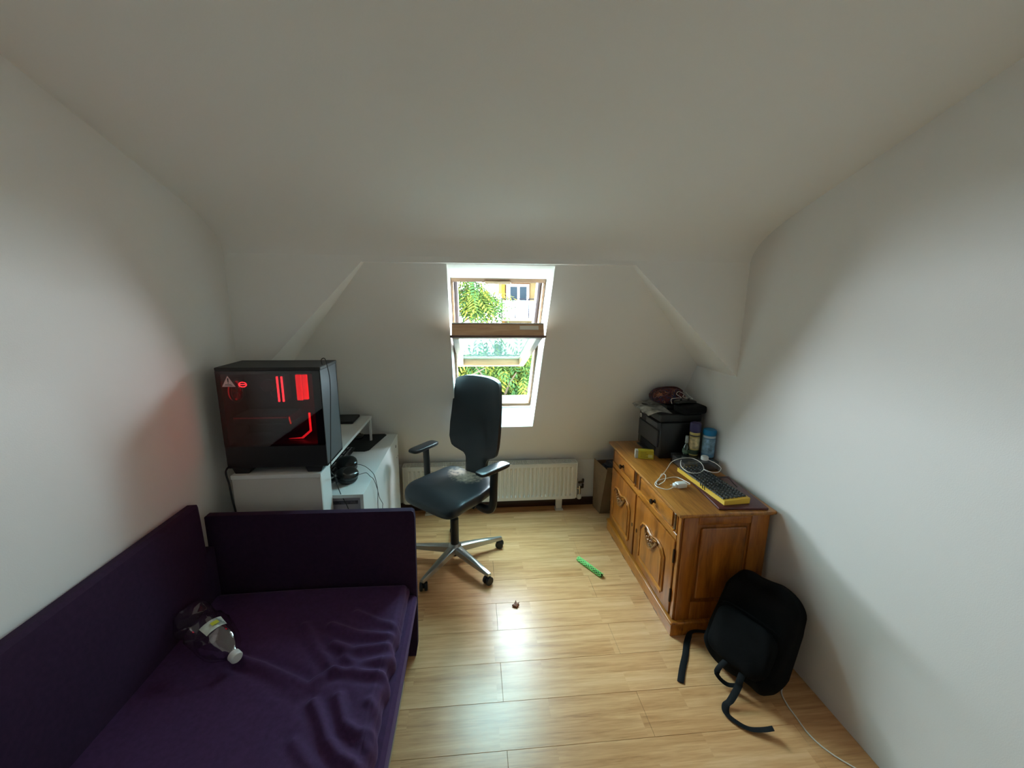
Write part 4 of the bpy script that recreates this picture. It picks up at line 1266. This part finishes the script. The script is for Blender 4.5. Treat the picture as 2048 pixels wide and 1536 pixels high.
gb = thing('small_bottle', 'small dark green glass bottle with a silver cap beside the printer', 'bottle', (1.452, 2.555, ZT + .0635))
MB().lathe([(.012, 0), (.026, .004), (.027, .05), (.024, .08), (.014, .10), (.011, .115), (.011, .13)], 20, M=Matrix.Translation((1.452, 2.555, ZT + .0635)) @ Matrix.Diagonal((.85, .85, .70, 1))).build('glass_body', mat('dark_green_glass', (30, 50, 34), .12, spec=.7), gb)
MB().lathe([(.013, .118), (.0135, .120), (.0135, .185), (.012, .188)], 18, M=Matrix.Translation((1.452, 2.555, ZT + .0635)) @ Matrix.Diagonal((.85, .85, .70, 1))).build('cap', mat('silver_cap', (170, 174, 172), .3, metal=.6), gb)
MB().cyl((1.452, 2.555, ZT + .078), (1.452, 2.555, ZT + .100), .0235, n=20).build('label', mat('green_label', (70, 92, 70), .6, var=.4, vscale=80), gb)

sc_ = thing('spray_can', 'yellow labelled spray can with a dark purple cap', 'spray can', (1.500, 2.548, ZT + .0635))
SM = Matrix.Translation((1.500, 2.548, ZT + .0635)) @ Matrix.Diagonal((1, 1, .82, 1))
MB().lathe([(.030, 0), (.034, .004), (.034, .19), (.030, .198)], 24, M=SM).build('can', mat('yellow_can', (186, 166, 96), .35), sc_)
MB().lathe([(.0345, .012), (.0346, .05)], 24, M=SM, caps=False).build('green_band', mat('dark_green_band', (40, 58, 40), .4), sc_)
MB().lathe([(.0346, .06), (.0346, .155)], 24, M=SM, caps=False).build('label', mat('cream_can_label', (204, 186, 138), .45, var=.45, vscale=40), sc_)
MB().lathe([(.0345, .165), (.0346, .177)], 24, M=SM, caps=False).build('dark_band', mat('dark_label_band', (60, 50, 52), .5), sc_)
MB().lathe([(.034, .199), (.036, .203), (.036, .262), (.034, .275), (.026, .280)], 24, M=SM).build('cap', mat('dark_purple_cap', (58, 52, 96), .4), sc_)

wt_ = thing('wipes_tub', 'round pale blue wipes tub with a bright blue lid', 'tub', (1.572, 2.515, ZT + .0635))
WMx = Matrix.Translation((1.582, 2.510, ZT + .0635)) @ Matrix.Diagonal((1, 1, .86, 1))
MB().lathe([(.038, 0), (.041, .004), (.041, .175), (.039, .18)], 28, M=WMx).build('tub', mat('pale_blue_plastic', (92, 136, 168), .4), wt_)
MB().lathe([(.0415, .03), (.0416, .15)], 28, M=WMx, caps=False).build('label', mat('blue_white_label', (128, 164, 188), .45, var=.5, vscale=35), wt_)
MB().lathe([(.042, .160), (.0422, .176)], 28, M=WMx, caps=False).build('white_band', mat('white_label_band', (196, 208, 212), .5), wt_)
MB().lathe([(.042, .181), (.043, .184), (.043, .212), (.039, .222), (.02, .226), (.0, .226)], 28, M=WMx, caps=False).build('lid', mat('bright_blue_lid', (16, 122, 176), .35), wt_)

cbx = thing('clear_plastic_box', 'transparent grey plastic box carrying the bottles behind the yellow keyboard', 'box', (1.485, 2.495, ZT))
CM = Matrix.Translation((1.483, 2.497, ZT))
M_cb = glass('clear_box_plastic', (.86, .88, .90), 0.16, .10, (.6, .62, .64), rough=.12)
for nm, a in (('tray_side', (-.120, -.117, -.092, .092, .001, .060)), ('tray_side', (.117, .120, -.092, .092, .001, .060)), ('tray_end', (-.117, .117, -.092, -.089, .001, .060)), ('tray_end', (-.117, .117, .089, .092, .001, .060))):
    MB().box(*a, M=CM).build(nm, M_cb, cbx)
MB().box(-.122, .122, -.094, .094, .060, .063, .001, 1, M=CM).build('lid', M_cb, cbx)
MB().box(-.112, .112, -.084, .084, .002, .05, .004, 1, M=CM).build('dark_insert', mat('dark_grey_insert', (92, 90, 92), .4), cbx)

tag(MB().box(-.135, .135, -.205, .205, 0, .014, .004, 2, M=Matrix.Translation((1.452, 2.10, ZT)) @ Matrix.Rotation(-.08, 4, 'Z')).build('notebook', mat('maroon_cover', (78, 26, 26), .4), origin=(1.452, 2.10, ZT)), 'thin maroon notebook lying under the yellow keyboard', 'notebook')
ykb = keyboard('yellow_keyboard', 'yellow framed keyboard with black keys on the sideboard edge', (1.405, 2.165, ZT + .0145), -PI / 2 + .07, mat('yellow_plastic', (222, 178, 60), .4), mat('dark_olive_keycap', (38, 40, 38), .4), .46, .155, 6, .0205, hgt=.024, tilt=.008)
# cable bound round the yellow keyboard
m = MB().tube(spline([(1.325, 2.135, .79), (1.322, 2.13, .812), (1.35, 2.12, .815), (1.42, 2.15, .822), (1.50, 2.16, .825), (1.525, 2.13, .80), (1.53, 2.10, .79)], 6), .0025, 6)
m.tube(spline([(1.325, 2.09, .785), (1.324, 2.09, .812), (1.36, 2.085, .816), (1.40, 2.10, .82)], 6), .0025, 6)
m.tube(spline([(1.325, 2.11, .785), (1.324, 2.115, .812), (1.36, 2.13, .816), (1.39, 2.12, .82)], 6), .0025, 6)
m.build('cable', cbm, ykb)
# phone charger and white leads
ad = thing('charger_plug', 'white two pin charger plug lying on the oak sideboard top', 'charger', (1.23, 2.19, ZT))
AM = Matrix.Translation((1.232, 2.19, ZT + .016)) @ Matrix.Rotation(.12, 4, 'Z')
MB().box(-.03, .034, -.02, .02, -.0155, .0155, .006, 3, M=AM).build('body', M_white, ad)
MB().box(-.046, -.0305, -.014, .014, -.011, .011, .004, 2, M=AM).build('plug_face', M_white, ad)
for s_ in (-1, 1):
    MB().cyl(AM @ Vector((-.046, s_ * .009, 0)), AM @ Vector((-.064, s_ * .009, 0)), .0023, n=8).build('pin', M_chrome, ad)
MB().tube(spline([(1.266, 2.194, .774), (1.30, 2.205, .768), (1.30, 2.25, .764), (1.27, 2.32, .762), (1.20, 2.31, .761), (1.13, 2.28, .761), (1.098, 2.245, .761), (1.09, 2.20, .761), (1.13, 2.16, .761), (1.17, 2.17, .766), (1.20, 2.185, .775)], 7), .0024, 6).build('lead', M_wc, ad)
c2 = MB().tube(spline([(1.10, 2.22, .763), (1.12, 2.27, .764), (1.20, 2.36, .764), (1.27, 2.44, .772), (1.31, 2.47, .80), (1.345, 2.46, .824), (1.40, 2.475, .826), (1.45, 2.465, .826), (1.468, 2.41, .826), (1.455, 2.345, .826), (1.43, 2.29, .824), (1.385, 2.25, .822), (1.345, 2.24, .822), (1.312, 2.26, .822), (1.305, 2.33, .826), (1.335, 2.40, .826), (1.36, 2.44, .826)], 7), .0022, 6)
c2.tube(spline([(1.098, 2.24, .764), (1.15, 2.30, .764), (1.20, 2.37, .764), (1.215, 2.35, .764), (1.17, 2.27, .764), (1.11, 2.22, .764)], 7), .0022, 6)
tag(c2.build('charging_cable', M_wc, origin=(1.10, 2.22, .763)), 'white charging cable looped over the clear box and yellow keyboard', 'cable')
sk = thing('earphone_plug', 'round white socket adapter with a short lead on the clear box', 'adapter', (1.525, 2.445, ZT + .064))
MB().lathe([(.018, 0), (.024, .003), (.024, .022), (.020, .027), (.008, .027)], 22, M=Matrix.Translation((1.525, 2.445, ZT + .0635))).build('body', M_white, sk)
MB().tube(spline([(1.53, 2.422, .832), (1.545, 2.395, .83), (1.553, 2.35, .829), (1.54, 2.285, .829), (1.495, 2.235, .828), (1.46, 2.222, .83), (1.43, 2.238, .832), (1.42, 2.275, .830)], 7), .0022, 6).build('lead', M_wc, sk)

# ================================================================== THINGS ON THE FLOOR
tb = thing('mesh_tube', 'green braided mesh fidget tube lying on the wood floor', 'toy', (.80, 2.51, 0))
t0, t1 = Vector((.742, 2.612, .016)), Vector((.858, 2.408, .016))
dv = (t1 - t0); L_ = dv.length; dn = dv.normalized()
qa = dn.to_track_quat('Z', 'Y').to_matrix().to_4x4(); qa.translation = t0
M_grn = mat('green_mesh', (150, 226, 130), .6)
for sgn in (-1, 1):
    for k in range(6):
        P = []
        for i in range(37):
            s_ = i / 36
            a = sgn * s_ * 2 * PI * 1.6 + 2 * PI * k / 6
            r = .0148 + .0009 * math.cos(6 * a * 2)
            P.append(qa @ Vector((r * math.cos(a), r * math.sin(a), s_ * L_)))
        MB().tube(P, .0024, 5, flat=(.0036, .0014)).build('braid_strand', M_grn, tb)
MB().cyl(qa @ Vector((0, 0, .004)), qa @ Vector((0, 0, L_ - .004)), .0115, n=14).build('core', mat('dark_green_core', (36, 70, 40), .7), tb)

def crum(p):
    return Vector((p.x * (1 + .35 * math.sin(p.y * 300 + 1)), p.y * (1 + .3 * math.sin(p.x * 260)), p.z * (1 + .4 * math.sin(p.x * 200 + p.y * 150))))
cr = MB().sup((.244, 2.192, .008), (.018, .015, .009), .9, .9, 16, 10, f=crum)
cr.poly([(.234, 2.20, .012), (.246, 2.21, .03), (.252, 2.20, .014)])
cr.poly([(.252, 2.195, .012), (.268, 2.205, .022), (.262, 2.190, .008)])
tag(cr.build('nut_shell', mat('brown_shell', (150, 104, 84), .5, var=.5, vscale=120), origin=(.244, 2.192, 0)), 'tiny broken brown shell lying on the bare floor boards', 'shell')

fc = MB().tube(spline([(1.52, 1.56, .005), (1.467, 1.515, .004), (1.449, 1.454, .004), (1.446, 1.40, .004), (1.443, 1.329, .004), (1.456, 1.277, .004), (1.482, 1.231, .004), (1.525, 1.182, .004), (1.58, 1.12, .004), (1.60, .90, .004)], 8), .0033, 6)
tag(fc.build('floor_cable', M_wc, origin=(1.467, 1.515, .004)), 'white cable running over the floor from under the black backpack', 'cable')

# ------------------------------------------------------------------ backpack
bpk = thing('backpack', 'black backpack slumped against the right wall beside the sideboard', 'backpack', (1.40, 1.66, 0))
wd = Vector((.42, -.907, 0)).normalized()
up_ = Vector((.40, .22, .89)).normalized()
up_ = (up_ - wd * up_.dot(wd)).normalized()
fr_ = wd.cross(up_).normalized()
if fr_.x > 0: fr_ = -fr_
BM_ = Matrix((wd, fr_, up_)).transposed().to_4x4()
BM_.translation = Vector((1.405, 1.665, .235))
M_bp = mat('black_nylon', (10, 10, 11), .85, spec=.12, bump=.4, bscale=90, var=.3, vscale=14)
def bpf(p):
    k = 1 + .10 * (-p.z / .24)          # fuller at the bottom
    x, y = p.x * (1 - .10 * max(0, p.z / .24)), p.y * k
    y += .010 * math.sin(p.x * 40 + p.z * 22) + .006 * math.sin(p.z * 60)
    return Vector((x, y, p.z + .008 * math.sin(p.x * 30)))
MB().sup((0, 0, 0), (.185, .085, .250), .45, .34, 44, 28, f=bpf, M=BM_).build('main_bag', M_bp, bpk, ang=60)
MB().sup((0, .075, -.075), (.150, .045, .125), .5, .42, 36, 18, f=lambda p: p + Vector((0, .006 * math.sin(p.x * 50 + p.z * 30), 0)), M=BM_).build('front_pocket', M_bp, bpk, ang=60)
MB().tube([BM_ @ Vector(p) for p in spline([(-.14, .10, .05), (-.10, .112, .062), (0, .118, .066), (.10, .112, .062), (.14, .10, .05)], 5)], .004, 6).build('zip', mat('black_zip', (10, 10, 11), .9, spec=.1), bpk)
M_web = mat('black_webbing', (16, 17, 19), .8, spec=.2, bump=.4, bscale=500)
MB().tube(spline([(1.25, 1.80, .10), (1.20, 1.86, .05), (1.164, 1.842, .008), (1.109, 1.758, .005), (1.055, 1.684, .005), (1.005, 1.608, .005)], 6), .012, 8, flat=(.016, .003), up=(0, 0, 1)).build('strap', M_web, bpk)
MB().tube(spline([(1.30, 1.56, .14), (1.255, 1.53, .08), (1.238, 1.517, .05), (1.185, 1.483, .025), (1.154, 1.471, .012), (1.138, 1.438, .006), (1.16, 1.398, .005), (1.197, 1.365, .006), (1.244, 1.347, .018), (1.285, 1.337, .034)], 7), .012, 8, flat=(.016, .003), up=(.2, .2, 1)).build('strap', M_web, bpk)
MB().tube(spline([(1.29, 1.62, .13), (1.22, 1.61, .10), (1.185, 1.60, .05), (1.22, 1.565, .02), (1.27, 1.53, .05)], 6), .012, 8, flat=(.014, .004), up=(0, 0, 1)).build('strap_loop', M_web, bpk)
